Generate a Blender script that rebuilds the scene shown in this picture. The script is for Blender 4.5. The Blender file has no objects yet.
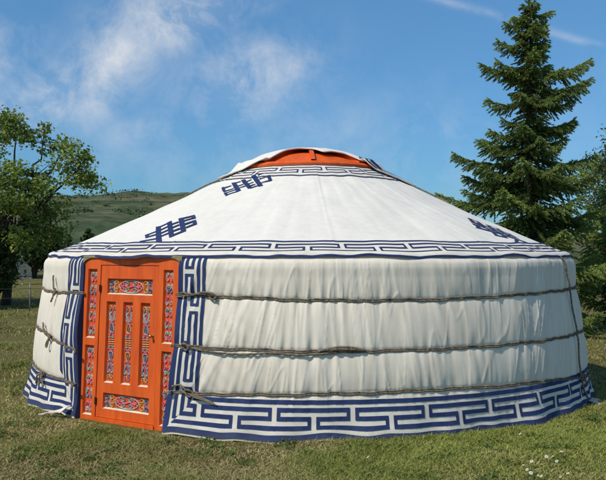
import bpy, math, random
import numpy as np
from mathutils import Vector
rng = np.random.default_rng(7)
random.seed(7)
R_ = math.radians
C = bpy.context.scene.collection
D, F, HZ, CX, CH = 10.16, 800.0, 254.0, -0.076, 1.6     # camera distance, focal (px of a 606 wide frame), horizon row, camera x, height

# ------------------------------------------------------------------ helpers
class MB:
    def __init__(s): s.v = []; s.f = []; s.m = []; s.n = 0; s.col = []
    def add(s, V, Fs, m=0, col=None):
        V = np.asarray(V, float).reshape(-1, 3); o = s.n
        s.v.append(V); s.n += len(V)
        Fs = [np.asarray(Fs, int) + o] if isinstance(Fs, np.ndarray) else [np.asarray([f], int) + o for f in Fs]
        for F_ in Fs:
            s.f.append(F_); s.m.append(np.full(len(F_), m))
        if col is not None: s.col.append(np.asarray(col, float).reshape(-1, 3))
    def grid(s, P, m=0, cu=False, cv=False):
        P = np.asarray(P, float); a, b = P.shape[:2]
        I = np.arange(a*b).reshape(a, b)
        if cu: I = np.vstack([I, I[:1]])
        if cv: I = np.hstack([I, I[:, :1]])
        Q = np.stack([I[:-1, :-1], I[1:, :-1], I[1:, 1:], I[:-1, 1:]], -1).reshape(-1, 4)
        s.add(P.reshape(-1, 3), Q, m)
    def box(s, c, h, m=0, fr=None):
        c = np.asarray(c, float); h = np.asarray(h, float)
        S = np.array([[-1,-1,-1],[1,-1,-1],[1,1,-1],[-1,1,-1],[-1,-1,1],[1,-1,1],[1,1,1],[-1,1,1]], float)
        V = c + S*h
        if fr is not None: V = fr(V)
        s.add(V, np.array([[0,3,2,1],[4,5,6,7],[0,1,5,4],[1,2,6,5],[2,3,7,6],[3,0,4,7]]), m)
    def tube(s, P, r, seg=6, m=0, cap=True):
        P = np.asarray(P, float); n = len(P)
        r = np.broadcast_to(np.asarray(r, float), (n,))
        T = np.gradient(P, axis=0); T /= np.linalg.norm(T, axis=1, keepdims=True) + 1e-9
        up = np.array([0, 0, 1.0]) if abs(T[0][2]) < .9 else np.array([1.0, 0, 0])
        N = np.cross(T, up); N /= np.linalg.norm(N, axis=1, keepdims=True) + 1e-9
        for i in range(1, n):
            v = N[i-1] - T[i]*np.dot(N[i-1], T[i]); l = np.linalg.norm(v)
            if l > 1e-6: N[i] = v/l
        B = np.cross(T, N)
        t = np.linspace(0, 2*math.pi, seg, endpoint=False)
        G = P[:, None] + r[:, None, None]*(np.cos(t)[None, :, None]*N[:, None] + np.sin(t)[None, :, None]*B[:, None])
        o = s.n
        s.grid(G, m, cv=True)
        if cap:
            s.f.append(np.arange(seg)[None, :] + o); s.m.append(np.array([m]))
            s.f.append((np.arange(seg)[::-1] + (n-1)*seg)[None, :] + o); s.m.append(np.array([m]))
    def build(s, name, mats, parent=None, smooth=True, loc=None, shift=None):
        me = bpy.data.meshes.new(name)
        V = np.vstack(s.v)
        if loc is not None: V = V - np.asarray(loc)
        if shift is not None: V = V - np.asarray(shift)
        loops = np.concatenate([f.reshape(-1) for f in s.f])
        tot = np.concatenate([np.full(len(f), f.shape[1]) for f in s.f])
        st = np.concatenate([[0], np.cumsum(tot)[:-1]])
        me.vertices.add(len(V)); me.vertices.foreach_set('co', V.astype(np.float32).ravel())
        me.loops.add(len(loops)); me.loops.foreach_set('vertex_index', loops.astype(np.int32))
        me.polygons.add(len(tot)); me.polygons.foreach_set('loop_start', st.astype(np.int32))
        me.polygons.foreach_set('loop_total', tot.astype(np.int32))
        me.polygons.foreach_set('material_index', np.concatenate(s.m).astype(np.int32))
        me.polygons.foreach_set('use_smooth', np.full(len(tot), smooth))
        if s.col:
            cc = np.vstack(s.col)
            at = me.color_attributes.new('tint', 'FLOAT_COLOR', 'POINT')
            at.data.foreach_set('color', np.hstack([cc, np.ones((len(cc), 1))]).astype(np.float32).ravel())
        for m in (mats if isinstance(mats, (list, tuple)) else [mats]): me.materials.append(m)
        me.update(calc_edges=True); me.validate()
        o = bpy.data.objects.new(name, me); C.objects.link(o)
        if loc is not None: o.location = loc
        if parent is not None: o.parent = parent
        return o

def tag(o, label, cat, group=None, kind=None):
    if label: o['label'] = label
    if cat: o['category'] = cat
    if group: o['group'] = group
    if kind: o['kind'] = kind
    return o
def empty(name, loc, label, cat, group=None):
    o = bpy.data.objects.new(name, None); C.objects.link(o); o.location = loc; o.empty_display_size = .2
    return tag(o, label, cat, group)
def struct(o): o['kind'] = 'structure'; return o

def smooth_noise(shape, sig, seed):
    """periodic gaussian-filtered white noise, unit variance"""
    g = np.random.default_rng(seed).standard_normal(shape)
    f = np.fft.fft2(g)
    for ax, sg in enumerate(sig):
        k = np.fft.fftfreq(shape[ax])
        w = np.exp(-2*(math.pi*sg*k)**2)
        f = f*(w[:, None] if ax == 0 else w[None, :])
    r = np.real(np.fft.ifft2(f)); return r/r.std()
def sample(field, u, v):
    """bilinear periodic lookup, u,v in cells"""
    a, b = field.shape
    u = np.asarray(u) % a; v = np.asarray(v) % b
    i = np.floor(u).astype(int); j = np.floor(v).astype(int); fu = u-i; fv = v-j
    i %= a; j %= b; i1 = (i+1) % a; j1 = (j+1) % b
    return (field[i, j]*(1-fu)+field[i1, j]*fu)*(1-fv)+(field[i, j1]*(1-fu)+field[i1, j1]*fu)*fv
def sstep(a, b, x):
    t = np.clip((np.asarray(x, float)-a)/(b-a), 0, 1); return t*t*(3-2*t)

# ------------------------------------------------------------------ materials
def mat(name, col, rough=.8, col2=None, scale=8, bump=0, bscale=60, attr=False, spec=.3, trans=0, metal=0, detail=6, stretch=None, contrast=(.35, .65), bdist=.01):
    m = bpy.data.materials.new(name); m.use_nodes = True
    nt = m.node_tree; n = nt.nodes; L = nt.links.new
    b = n['Principled BSDF']; b.inputs['Roughness'].default_value = rough
    b.inputs['Specular IOR Level'].default_value = spec; b.inputs['Metallic'].default_value = metal
    tc = n.new('ShaderNodeTexCoord'); src = tc.outputs['Object']
    if stretch:
        mp = n.new('ShaderNodeMapping'); mp.inputs['Scale'].default_value = stretch; L(src, mp.inputs[0]); src = mp.outputs[0]
    nz = n.new('ShaderNodeTexNoise'); nz.inputs['Scale'].default_value = scale; nz.inputs['Detail'].default_value = detail; L(src, nz.inputs['Vector'])
    mr = n.new('ShaderNodeMapRange'); mr.inputs[1].default_value = contrast[0]; mr.inputs[2].default_value = contrast[1]; L(nz.outputs['Fac'], mr.inputs[0])
    mx = n.new('ShaderNodeMix'); mx.data_type = 'RGBA'; L(mr.outputs[0], mx.inputs[0])
    c2 = col2 or tuple(c*.82 for c in col)
    mx.inputs[6].default_value = (*col, 1); mx.inputs[7].default_value = (*c2, 1)
    out = mx.outputs[2]
    if attr:
        at = n.new('ShaderNodeAttribute'); at.attribute_name = 'tint'
        ml = n.new('ShaderNodeMix'); ml.data_type = 'RGBA'; ml.blend_type = 'MULTIPLY'; ml.inputs[0].default_value = 1
        L(out, ml.inputs[6]); L(at.outputs['Color'], ml.inputs[7]); out = ml.outputs[2]
    L(out, b.inputs['Base Color'])
    if bump:
        nb = n.new('ShaderNodeTexNoise'); nb.inputs['Scale'].default_value = bscale; nb.inputs['Detail'].default_value = 5; L(src, nb.inputs['Vector'])
        bp = n.new('ShaderNodeBump'); bp.inputs['Strength'].default_value = bump; bp.inputs['Distance'].default_value = bdist
        L(nb.outputs['Fac'], bp.inputs['Height']); L(bp.outputs[0], b.inputs['Normal'])
    if trans:
        tr = n.new('ShaderNodeBsdfTranslucent'); L(out, tr.inputs['Color'])
        ms = n.new('ShaderNodeMixShader'); ms.inputs[0].default_value = trans
        L(b.outputs[0], ms.inputs[1]); L(tr.outputs[0], ms.inputs[2]); L(ms.outputs[0], n['Material Output'].inputs['Surface'])
    return m

def cloth_mat(name, col, dirt):
    """canvas: broad dirt clouds, thread weave bump, faint vertical streaks"""
    m = bpy.data.materials.new(name); m.use_nodes = True
    nt = m.node_tree; n = nt.nodes; L = nt.links.new
    b = n['Principled BSDF']; b.inputs['Roughness'].default_value = .85; b.inputs['Specular IOR Level'].default_value = .2
    tc = n.new('ShaderNodeTexCoord')
    n1 = n.new('ShaderNodeTexNoise'); n1.inputs['Scale'].default_value = 1.3; n1.inputs['Detail'].default_value = 8; n1.inputs['Roughness'].default_value = .65; L(tc.outputs['Object'], n1.inputs['Vector'])
    mp = n.new('ShaderNodeMapping'); mp.inputs['Scale'].default_value = (9, 9, .7); L(tc.outputs['Object'], mp.inputs[0])
    n2 = n.new('ShaderNodeTexNoise'); n2.inputs['Scale'].default_value = 1.6; n2.inputs['Detail'].default_value = 6; L(mp.outputs[0], n2.inputs['Vector'])
    ad = n.new('ShaderNodeMath'); ad.operation = 'ADD'; L(n1.outputs['Fac'], ad.inputs[0]); L(n2.outputs['Fac'], ad.inputs[1])
    mr = n.new('ShaderNodeMapRange'); mr.inputs[1].default_value = .85; mr.inputs[2].default_value = 1.25; L(ad.outputs[0], mr.inputs[0])
    mx = n.new('ShaderNodeMix'); mx.data_type = 'RGBA'; L(mr.outputs[0], mx.inputs[0])
    mx.inputs[6].default_value = (*col, 1); mx.inputs[7].default_value = (*dirt, 1)
    # grime rising from the ground
    sp = n.new('ShaderNodeSeparateXYZ'); L(tc.outputs['Object'], sp.inputs[0])
    n3 = n.new('ShaderNodeTexNoise'); n3.inputs['Scale'].default_value = 5; n3.inputs['Detail'].default_value = 6; L(tc.outputs['Object'], n3.inputs['Vector'])
    mz = n.new('ShaderNodeMath'); mz.operation = 'MULTIPLY_ADD'; mz.inputs[1].default_value = .22; L(n3.outputs['Fac'], mz.inputs[0]); mz.inputs[2].default_value = 0
    sb = n.new('ShaderNodeMath'); sb.operation = 'SUBTRACT'; L(mz.outputs[0], sb.inputs[0]); L(sp.outputs[2], sb.inputs[1])
    gr = n.new('ShaderNodeMapRange'); gr.inputs[1].default_value = 0; gr.inputs[2].default_value = .14; gr.inputs[4].default_value = .6; L(sb.outputs[0], gr.inputs[0])
    m2 = n.new('ShaderNodeMix'); m2.data_type = 'RGBA'; L(gr.outputs[0], m2.inputs[0]); L(mx.outputs[2], m2.inputs[6]); m2.inputs[7].default_value = (.30, .26, .17, 1)
    m2.blend_type = 'MIX'
    if name.startswith('blue'): gr.inputs[4].default_value = .14
    L(m2.outputs[2], b.inputs['Base Color'])
    nb = n.new('ShaderNodeTexNoise'); nb.inputs['Scale'].default_value = 14; nb.inputs['Detail'].default_value = 9; nb.inputs['Roughness'].default_value = .7; L(mp.outputs[0], nb.inputs['Vector'])
    bp = n.new('ShaderNodeBump'); bp.inputs['Strength'].default_value = .25; bp.inputs['Distance'].default_value = .006
    L(nb.outputs['Fac'], bp.inputs['Height']); L(bp.outputs[0], b.inputs['Normal'])
    return m

M = {}
M['cloth'] = cloth_mat('canvas_cloth', (.80, .715, .585), (.71, .625, .495))
M['roof'] = cloth_mat('roof_canvas_cloth', (.80, .745, .65), (.74, .685, .59))
M['white'] = cloth_mat('border_cloth', (.76, .695, .59), (.66, .595, .49))
M['blue'] = cloth_mat('blue_applique', (.021, .036, .108), (.036, .055, .145))
M['orange'] = mat('orange_paint', (.80, .125, .012), .5, (.64, .088, .010), 2.2, .2, 60, spec=.35, stretch=(7, 7, 1.1))
M['orange_dark'] = mat('orange_panel_ground', (.62, .10, .03), .6)
M['cream'] = mat('cream_paint', (.74, .66, .5), .6)
M['pink'] = mat('pink_paint', (.72, .16, .2), .6, (.62, .12, .14), 30)
M['gold'] = mat('yellow_paint', (.72, .36, .06), .5, (.6, .25, .03), 30)
M['navy'] = mat('dark_blue_paint', (.13, .15, .26), .6)
M['teal'] = mat('grey_green_paint', (.30, .36, .33), .6, (.24, .28, .30), 30)
M['pale'] = mat('pale_paint', (.50, .44, .38), .6)
M['iron'] = mat('dark_iron', (.03, .025, .02), .5)
M['brass'] = mat('brass', (.6, .38, .1), .35, metal=.8)
M['rope'] = mat('hemp_rope', (.30, .24, .165), .95, (.13, .10, .07), 40, .6, 160, spec=.1)
M['felt'] = mat('felt', (.26, .23, .12), .95)
M['bark'] = mat('bark', (.09, .07, .05), .95, (.05, .04, .03), 6, .8, 14, stretch=(4, 4, 1), bdist=.03)
M['leaf'] = mat('broad_leaf', (.28, .35, .068), .55, (.17, .235, .048), .9, attr=True, trans=.35, spec=.3)
M['leaf2'] = mat('shrub_leaf', (.075, .115, .032), .6, (.045, .075, .024), .8, attr=True, trans=.3, spec=.25)
M['leaf3'] = mat('pale_leaf', (.14, .17, .06), .6, (.09, .125, .04), .8, attr=True, trans=.3, spec=.25)
M['needle'] = mat('needles', (.255, .315, .08), .6, (.155, .21, .062), 1.2, attr=True, trans=.2, spec=.25)
M['petal'] = mat('petal', (.8, .8, .74), .7, trans=.2)
M['yolk'] = mat('flower_centre', (.6, .4, .04), .8)
M['stem'] = mat('flower_stem', (.08, .13, .03), .8)
M['post'] = mat('grey_wood', (.24, .235, .22), .9, (.15, .15, .14), 5, .5, 20, stretch=(1, 1, 8))
M['board'] = mat('weathered_board', (.13, .15, .145), .85, (.08, .095, .09), 4, .4, 25, stretch=(1, 1, 7))
M['wire'] = mat('dark_wire', (.05, .05, .045), .7)
M['grass'] = mat('grass_blades', (1, 1, 1), .75, (.85, .85, .8), 2, attr=True, trans=.25, spec=.15)

# ------------------------------------------------------------------ the yurt: wall surface
AL, AR = -44.5, -21.9                    # azimuths (degrees, 0 faces the camera) of the door opening
NA, NZ = 2048, 256                       # wrinkle fields: one turn x 2.0 m
fold = smooth_noise((NA, NZ), (2.6, 46), 1)
fold2 = smooth_noise((NA, NZ), (4.2, 34), 2)
fold3 = smooth_noise((NA, NZ), (11, 60), 3)
patch = smooth_noise((NA, NZ), (40, 24), 4)
shear = smooth_noise((NA, NZ), (60, 400), 5)
micro = smooth_noise((NA, NZ), (1.6, 9), 6)
wave = smooth_noise((NA, NZ), (9, 400), 8)

def rope_z(k, a):
    xs = [-180, -90, -60, -44, -22, 0, 20, 45, 70, 90, 180]
    ys = [[1.22, 1.23, 1.20, 1.22, 1.24, 1.20, 1.195, 1.22, 1.235, 1.23, 1.22],
          [.76, .80, .78, .655, .785, .765, .762, .76, .755, .75, .76],
          [.34, .42, .375, .325, .375, .405, .415, .37, .26, .27, .34]][k]
    return np.interp(a, xs, ys)
ZP = np.array([-.05, 0, .15, .37, .78, 1.22, 1.40, 1.48, 1.53, 1.57, 1.61])
RP = np.array([3.40, 3.385, 3.345, 3.315, 3.275, 3.205, 3.190, 3.190, 3.180, 3.145, 3.07])
zz_ = np.linspace(-.05, 1.61, 400); rr_ = np.interp(zz_, ZP, RP)
kk = np.exp(-np.linspace(-2, 2, 15)**2); kk /= kk.sum(); rr_ = np.convolve(np.pad(rr_, 7, 'edge'), kk, 'valid')

def wallP(a, z, off=0.):
    """point on the canvas wall at azimuth a (degrees) and height z"""
    a = np.asarray(a, float); z = np.asarray(z, float); a, z = np.broadcast_arrays(a, z)
    a = np.where(np.abs(a-AR) < 1e-6, AR, np.where(np.abs(a-AL) < 1e-6, AL, a))
    da = np.where(a >= AR, a-AR, 999); dl = np.where((a <= AL), AL-a, 999)
    da2 = np.minimum(np.where(a >= AR, a-AR, 999), np.where(a <= AL, AL-a, 999))
    nd = sstep(0, 16, np.clip(da2, 0, 40))
    r = np.interp(z, zz_, rr_)
    r = r - (1-nd)*np.where(a <= AL, .085, .06)*sstep(1.0, 0, z)
    # puffs between the girth ropes
    r0 = rope_z(0, a); r1 = rope_z(1, a); r2 = rope_z(2, a)
    u = a/360*NA; v = z/2.0*NZ
    for lo, hi, am in ((r0, 1.60+0*a, .012), (r1, r0, .015), (r2, r1, .015), (-.15+0*a, r2, .009)):
        t = (z-lo)/(hi-lo); inn = (t > 0) & (t < 1)
        r = r + np.where(inn, am*(1-np.abs(2*np.clip(t, 0, 1)-1)**2.2)-am*.6, 0)*(1+.35*sample(fold3, u, v*.3))
    sh = sample(shear, u, 0*u)*.10
    us = u + sh*v
    f1 = sample(fold, us, v); f2 = sample(fold2, us+300 - .12*v, v); f3 = sample(fold3, us, v)
    pt = .55+.45*np.tanh(1.2*sample(patch, u, v)); p2 = .5+.5*np.tanh(1.4*sample(patch, u+500, v+80))
    rid = np.clip(1-np.abs(f1)/.42, 0, 1)**1.6; rid2 = np.clip(1-np.abs(f2)/.30, 0, 1)**1.5
    near = 0
    for rk in (r0, r1, r2): near = near + np.exp(-((z-rk)/.10)**2)
    topf = sstep(1.60, 1.50, z)
    hemf = .5+.5*sstep(.0, .45, z)
    w = .0066*rid*pt + .0058*rid2*p2 + .0036*f3 + .0020*f2 + .0024*f1*(.8+1.3*near) + .0014*sample(micro, us, v)*(.6+near)
    # drag folds fanning from the rope ends at the door edge
    s = np.clip(da2, 0, 90)*.0558
    fan = np.where(a <= AL, .3, 1)*np.sin((z*1.0+s*.9)*42+3*sample(fold3, u, v))*np.exp(-s/.32)*sstep(.03, .14, s)*.006
    w = (w*topf*(.6+.4*sstep(.30, .46, z))*hemf*(.35+.65*sstep(0, 2.5, da2)) + fan*topf*sstep(.3, .45, z))*1.0
    r = r + w
    # skirt waves near the ground
    r = r + .016*sample(wave, u, 0*u)*sstep(.35, 0, z)*(.3+.7*nd)
    # rope bite
    for rk in (r0, r1, r2): r = r - .006*np.exp(-((z-rk)/.018)**2)
    aw = a + np.where((a >= AR) & (a < 120), -1.6*sstep(.95, 0., z)*np.exp(-np.clip(da, 0, 99)/7), 0) + np.where((a <= AL) & (a > -120), (.1+.25*sstep(1.1, 0., z))*np.exp(-np.clip(dl, 0, 99)/6), 0)
    zw = z + .008*sample(wave, u*1.3+200, 0*u)*sstep(.2, 0, z)
    r = r + off
    ar = np.radians(aw)
    return np.stack([r*np.sin(ar), -r*np.cos(ar), zw], -1)

# roof surface: e = distance up the slope from the eave edge
SL = .463
def roof_raw(r):
    t = np.clip((r-.8)/(3.13-.8), 0, 1)
    return 1.6+SL*(3.13-r) - .035*np.sin(math.pi*t)
rn_ = np.linspace(3.07, .70, 200); zn_ = roof_raw(rn_)
edge_r = np.array([3.152, 3.150, 3.140, 3.124, 3.100]); edge_z = np.array([1.566, 1.580, 1.595, 1.608, 1.620])
pr_ = np.concatenate([edge_r, rn_]); pz_ = np.concatenate([edge_z, zn_+.0])
pe_ = np.concatenate([[0], np.cumsum(np.hypot(np.diff(pr_), np.diff(pz_)))])
pole = smooth_noise((512, 8), (1.2, 8), 11)
rw = smooth_noise((NA, NZ), (16, 16), 12); rw2 = smooth_noise((NA, NZ), (5, 40), 13)
SEAMS = [-128, -90, -57, -27, 4, 35, 63, 95, 140, 180]
def roofP(a, e, off=0.):
    a, e = np.broadcast_arrays(np.asarray(a, float), np.asarray(e, float))
    r = np.interp(e, pe_, pr_); z = np.interp(e, pe_, pz_)
    amp = sstep(.02, .5, e)*sstep(2.6, 1.6, e)
    u = a/360*NA; v = e/2*NZ
    z = z + .0022*amp*np.abs(np.sin(np.radians(a)*36)) - .001*amp + .0045*sample(rw, u, v)*sstep(2.7, 2.2, e) + .0013*sample(rw2, u, v)*amp
    for s in SEAMS:
        d = ((a-s+180) % 360-180)*math.pi/180*r
        z = z + .004*np.exp(-(d/.012)**2)*sstep(.25, .35, e)
    dz = .006*sample(wave, u, 40+0*u)*sstep(.12, 0, e) + .003*sample(fold2, u, 20+0*u)*sstep(.1, 0, e)
    z = z + dz; r = r + .004*sample(wave, u*1.4+99, 0*u)*sstep(.1, 0, e)
    ar = np.radians(a)
    nr = np.where(e < .07, .95, SL/1.1); nz = np.where(e < .07, .3, 1/1.1)
    return np.stack([(r+off*nr)*np.sin(ar), -(r+off*nr)*np.cos(ar), z+off*nz], -1)
def roof_e(r): return np.interp(-r, -pr_[5:], pe_[5:])

yurt = empty('yurt', (0, 0, 0), 'large round white canvas yurt with orange door and blue meander borders on the grass', 'yurt')

def arange_deg(a0, a1, fine, lo=-112, hi=112, coarse=2.):
    out = []; a = a0
    while a < a1-1e-6:
        out.append(a); am = (a+180) % 360-180
        a += fine if lo < am < hi else coarse
    out.append(a1); return np.array(out)

# wall canvas
aa = arange_deg(AR, AL+360, .17)
aam = (aa+180) % 360-180
zz = np.linspace(0, 1.605, 190)
wall = MB(); wall.grid(wallP(aam[:, None], zz[None, :]))
# turned-in edges at the door opening
for ae, sg in ((AR, -1), (AL, 1)):
    P0 = wallP(np.full(60, ae), np.linspace(0, 1.6, 60))
    inn = P0*np.array([.98, .98, 1])
    wall.grid(np.stack([P0, inn], 0), 1)
wall_o = wall.build('wall_canvas', [M['cloth'], M['blue']], yurt)

# roof canvas
ra = arange_deg(-180, 180, .35, -120, 120, 1.5)[:-1]
re = np.concatenate([np.linspace(0, .4, 30), np.linspace(.43, 2.62, 80)])
roof = MB(); roof.grid(roofP(ra[:, None], re[None, :]), cu=True)
# underside turned in at the eave
P0 = roofP(ra, 0*ra); roof.grid(np.stack([P0*np.array([.975, .975, 1])+np.array([0, 0, -.002]), P0], 1), cu=True)
roof_o = roof.build('roof_canvas', M['roof'], yurt)

# ---- meander borders
PERIOD = .66
def meander(L0, L1, phase, W, lw, edge_w):
    """rectangles (s0,s1,t0,t1) of the interlocking key pattern between L0 and L1; t from the outer edge"""
    rows = [edge_w/2, .30*W, .53*W, .75*W, W-lw/2]
    rc = [(L0, L1, 0, edge_w), (L0, L1, W-lw, W)]
    n0 = int((L0-phase)//PERIOD)-2; n1 = int((L1-phase)//PERIOD)+2
    h = lw/2; g = .022
    for n in range(n0, n1):
        b = phase+n*PERIOD
        top = (b+g, b+PERIOD-g); bot = (b-PERIOD/2+g, b+PERIOD/2-g); mid1 = (b+g, b+PERIOD/2-g); mid2 = (b+PERIOD/2+g, b+PERIOD-g)
        for (x0, x1), r in ((top, rows[3]), (bot, rows[1]), (mid1, rows[2]), (mid2, rows[2])): rc.append((x0, x1, r-h, r+h))
        # closures
        q = lw*.8
        rc.append((b+g, b+g+q, rows[2]+h, rows[3]-h)); rc.append((b+PERIOD-g-q, b+PERIOD-g, rows[2]+h, rows[3]-h))
        rc.append((b+PERIOD/2-g-q, b+PERIOD/2-g, rows[1]+h, rows[2]-h)); rc.append((b+PERIOD/2+g, b+PERIOD/2+g+q, rows[1]+h, rows[2]-h))
    return rc
def lay(mb, surf, rects, L0, L1, mi, off, lo=None, hi=None, ds=.02):
    """lay rectangles on a surface surf(s,t,off); lo/hi give mitred limits as functions of t"""
    for s0, s1, t0, t1 in rects:
        nt_ = max(2, int((t1-t0)/.022)+2)
        T = np.linspace(t0, t1, nt_)
        A = np.maximum(s0, L0 if lo is None else lo(T)); B = np.minimum(s1, L1 if hi is None else hi(T))
        A = np.broadcast_to(A, T.shape); B = np.broadcast_to(B, T.shape)
        if np.all(B-A < .004) or ((B-A).max() < .07 and s1-s0 > .1): continue
        B = np.maximum(A+.0005, B)
        ns = max(2, int((B-A).max()/ds)+1)
        q = np.linspace(0, 1, ns)
        S = A[None, :]+(B-A)[None, :]*q[:, None]; TT = np.broadcast_to(T[None, :], S.shape)
        mb.grid(surf(S, TT, off), mi)

K = 1/(3.33*math.pi/180)           # degrees per metre along the hem
HW = .33
def hem(S, T, off): return wallP(((AR+S*K)+180) % 360-180, .026+T, off)
LT = (AL+360-AR)/K
lower = MB()
fl = 4.0
lay(lower, hem, [(0, LT, 0, HW)], 0, LT, 0, .007, lambda t: t*.80, lambda t: LT-t*.80)
lay(lower, hem, meander(0, LT, .30, HW, .036, .046), 0, LT, 1, .012, lambda t: t*.80, lambda t: LT-t*.80, .011)
lower.build('hem_border', [M['white'], M['blue']], wall_o)
VW = .275
def vr(S, T, off): return wallP(AR+T*K*1.0, .026+S, off)
def vl(S, T, off): return wallP(AL-T*K*1.2, .026+S, off)
for fn, ph in ((vr, .10), (vl, -.08)):
    vb = MB(); top = 1.56
    sc = (lambda t: t*1.25) if fn is vr else (lambda t: t*1.5)
    lay(vb, fn, [(0, top, 0, VW)], 0, top, 0, .004, sc, None)
    lay(vb, fn, meander(0, top, ph+.33, VW, .030, .045), 0, top, 1, .009, sc, None, .011)
    vb.build('door_edge_border', [M['white'], M['blue']], wall_o)
# eave border
KE = 1/(3.13*math.pi/180)
def ev(S, T, off): return roofP(S*KE-180, T, off)
LE = 360/KE
eb = MB(); EW = .345
PERIOD = LE/30
lay(eb, ev, [(0, LE, 0, EW)], 0, LE, 0, .004)
lay(eb, ev, meander(0, LE, .29, EW, .028, .024), 0, LE, 1, .008)
eb.build('eave_border', [M['white'], M['blue']], roof_o)
# border round the crown
ec = roof_e(1.20); WC = .34
def cv(S, T, off): return roofP(S*KC-180, ec+T, off)
KC = 1/(1.05*math.pi/180); LC = 360/KC; PERIOD = LC/12
cb = MB()
lay(cb, cv, [(0, LC, 0, WC)], 0, LC, 0, .004)
lay(cb, cv, meander(0, LC, .17, WC, .021, .022), 0, LC, 1, .008)
cb.build('crown_border', [M['white'], M['blue']], roof_o)
PERIOD = .66

# ---- knot ornaments on the roof, drawn flat in a developed-cone frame
def cone_hit(px, py):
    """azimuth and radius of the roof point seen along a ray (used once to find where the ornaments are sewn)"""
    dx = (px-303)/F; dz = (HZ-py)/F
    lo = None
    for d in np.linspace(6.8, 10.6, 1500):
        x = CX+dx*d; y = -D+d; z = CH+dz*d; r = math.hypot(x, y)
        if r < 3.07 and r > .8 and z <= roof_raw(r): return math.degrees(math.atan2(x, -y)), r
    return None
CS = math.cos(math.atan(SL))            # developed cone: rho = r/CS, theta = a*CS
def dev(a, r): t = math.radians(a)*CS; return np.array([r/CS*math.sin(t), -r/CS*math.cos(t)])
def undev(p):
    rho = np.hypot(p[..., 0], p[..., 1]); t = np.arctan2(p[..., 0], -p[..., 1])
    return np.degrees(t/CS), rho*CS
KNOT = [  # quads in zoomed px of the lower left ornament
 [(45,232),(150,197),(150,210),(48,246)], [(48,252),(150,224),(150,238),(52,266)], [(45,232),(80,220),(88,250),(52,266)],
 [(-4,292),(150,262),(150,276),(0,302)],
 [(148,160),(193,152),(205,300),(150,305)],
 [(193,152),(255,130),(256,142),(193,166)], [(195,184),(258,158),(259,170),(196,197)], [(197,212),(262,186),(263,200),(198,225)], [(199,240),(266,214),(268,228),(200,252)],
 [(252,130),(295,114),(318,244),(272,260)],
 [(297,140),(360,122),(362,134),(299,154)], [(302,168),(366,146),(368,160),(304,182)], [(308,198),(372,176),(374,190),(310,212)], [(313,228),(380,204),(386,218),(316,244)],
 [(358,98),(404,86),(430,202),(384,218)],
 [(404,86),(512,54),(515,66),(406,100)], [(409,112),(517,76),(520,88),(412,126)], [(478,64),(512,54),(520,88),(484,98)],
 [(416,142),(522,104),(525,116),(419,156)], [(424,170),(528,132),(531,146),(428,182)], [(488,116),(522,104),(531,146),(496,158)]]
def knot(base, ex, ey, name):
    """base: developed origin; ex/ey: developed vectors per zoomed px"""
    mb = MB()
    for i, q in enumerate(KNOT):
        q = np.array(q, float)
        s = np.linspace(0, 1, 10)
        G = (q[0][None, None]*(1-s)[:, None, None]+q[1][None, None]*s[:, None, None])*(1-np.linspace(0, 1, 7))[None, :, None] + (q[3][None, None]*(1-s)[:, None, None]+q[2][None, None]*s[:, None, None])*np.linspace(0, 1, 7)[None, :, None]
        P = base + (G[..., :1]-275)*ex + (G[..., 1:]-185)*ey
        a, r = undev(P)
        mb.grid(roofP(a, roof_e(r), .006+.0004*i), 0)
    mb.build(name, M['blue'], roof_o)
def px1(zx, zy): return (140+zx/9.32, 210+zy/9.32)
def px2(zx, zy):   # the upper ornament: same figure, its own corner points in the photo's zoom
    return zx, zy
KNOT2 = [[(145,172),(203,155),(250,238),(192,262)], [(232,140),(290,124),(352,208),(300,228)], [(328,102),(384,84),(456,194),(398,212)],
 [(58,220),(150,186),(156,198),(66,234)], [(72,246),(172,212),(178,224),(82,258)], [(80,262),(186,228),(190,240),(86,274)], [(90,280),(200,248),(204,260),(98,294)],
 [(58,220),(86,210),(100,240),(72,248)], [(80,262),(106,254),(124,284),(98,294)],
 [(176,163),(236,144),(242,155),(182,174)], [(210,186),(262,168),(268,180),(216,198)], [(222,210),(280,190),(286,202),(228,222)],
 [(276,146),(338,124),(344,136),(282,158)], [(296,172),(356,150),(362,162),(302,184)], [(310,196),(374,174),(380,186),(316,208)], [(318,214),(410,188),(416,200),(324,228)],
 [(396,92),(444,74),(450,86),(402,104)], [(408,128),(512,98),(518,110),(414,140)], [(424,166),(528,136),(534,148),(430,178)], [(480,106),(512,98),(534,148),(502,156)]]
def px2(zx, zy): return (215+zx/9.32, 165+zy/9.32)
def sewn(quads, to_px, thin):
    out = []
    for q in quads:
        q = np.array(q, float)
        if np.linalg.norm(q[3]-q[0]) < 20:          # thread rows: slimmer than drawn
            a, b = (q[0]+q[3])/2, (q[1]+q[2])/2; q = np.array([a+(q[0]-a)*thin, b+(q[1]-b)*thin, b+(q[2]-b)*thin, a+(q[3]-a)*thin])
        elif thin < .7 and np.linalg.norm(q[3]-q[0]) > 60:   # upright bars
            a, b = (q[0]+q[1])/2, (q[2]+q[3])/2; q = np.array([a+(q[0]-a)*.74, a+(q[1]-a)*.74, b+(q[2]-b)*.74, b+(q[3]-b)*.74])
        out.append(np.array([dev(*cone_hit(*to_px(*p))) for p in q]))
    return out
def knot(quads):
    mb = MB()
    for i, q in enumerate(quads):
        t_ = np.linspace(0, 1, 10)[:, None, None]; b_ = np.linspace(0, 1, 7)[None, :, None]
        G = (q[0]*(1-t_)+q[1]*t_)*(1-b_)+(q[3]*(1-t_)+q[2]*t_)*b_
        a, r = undev(G); mb.grid(roofP(a, roof_e(r), .0045+.0003*i), 0)
    mb.build('knot_ornament', M['blue'], roof_o)
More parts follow.
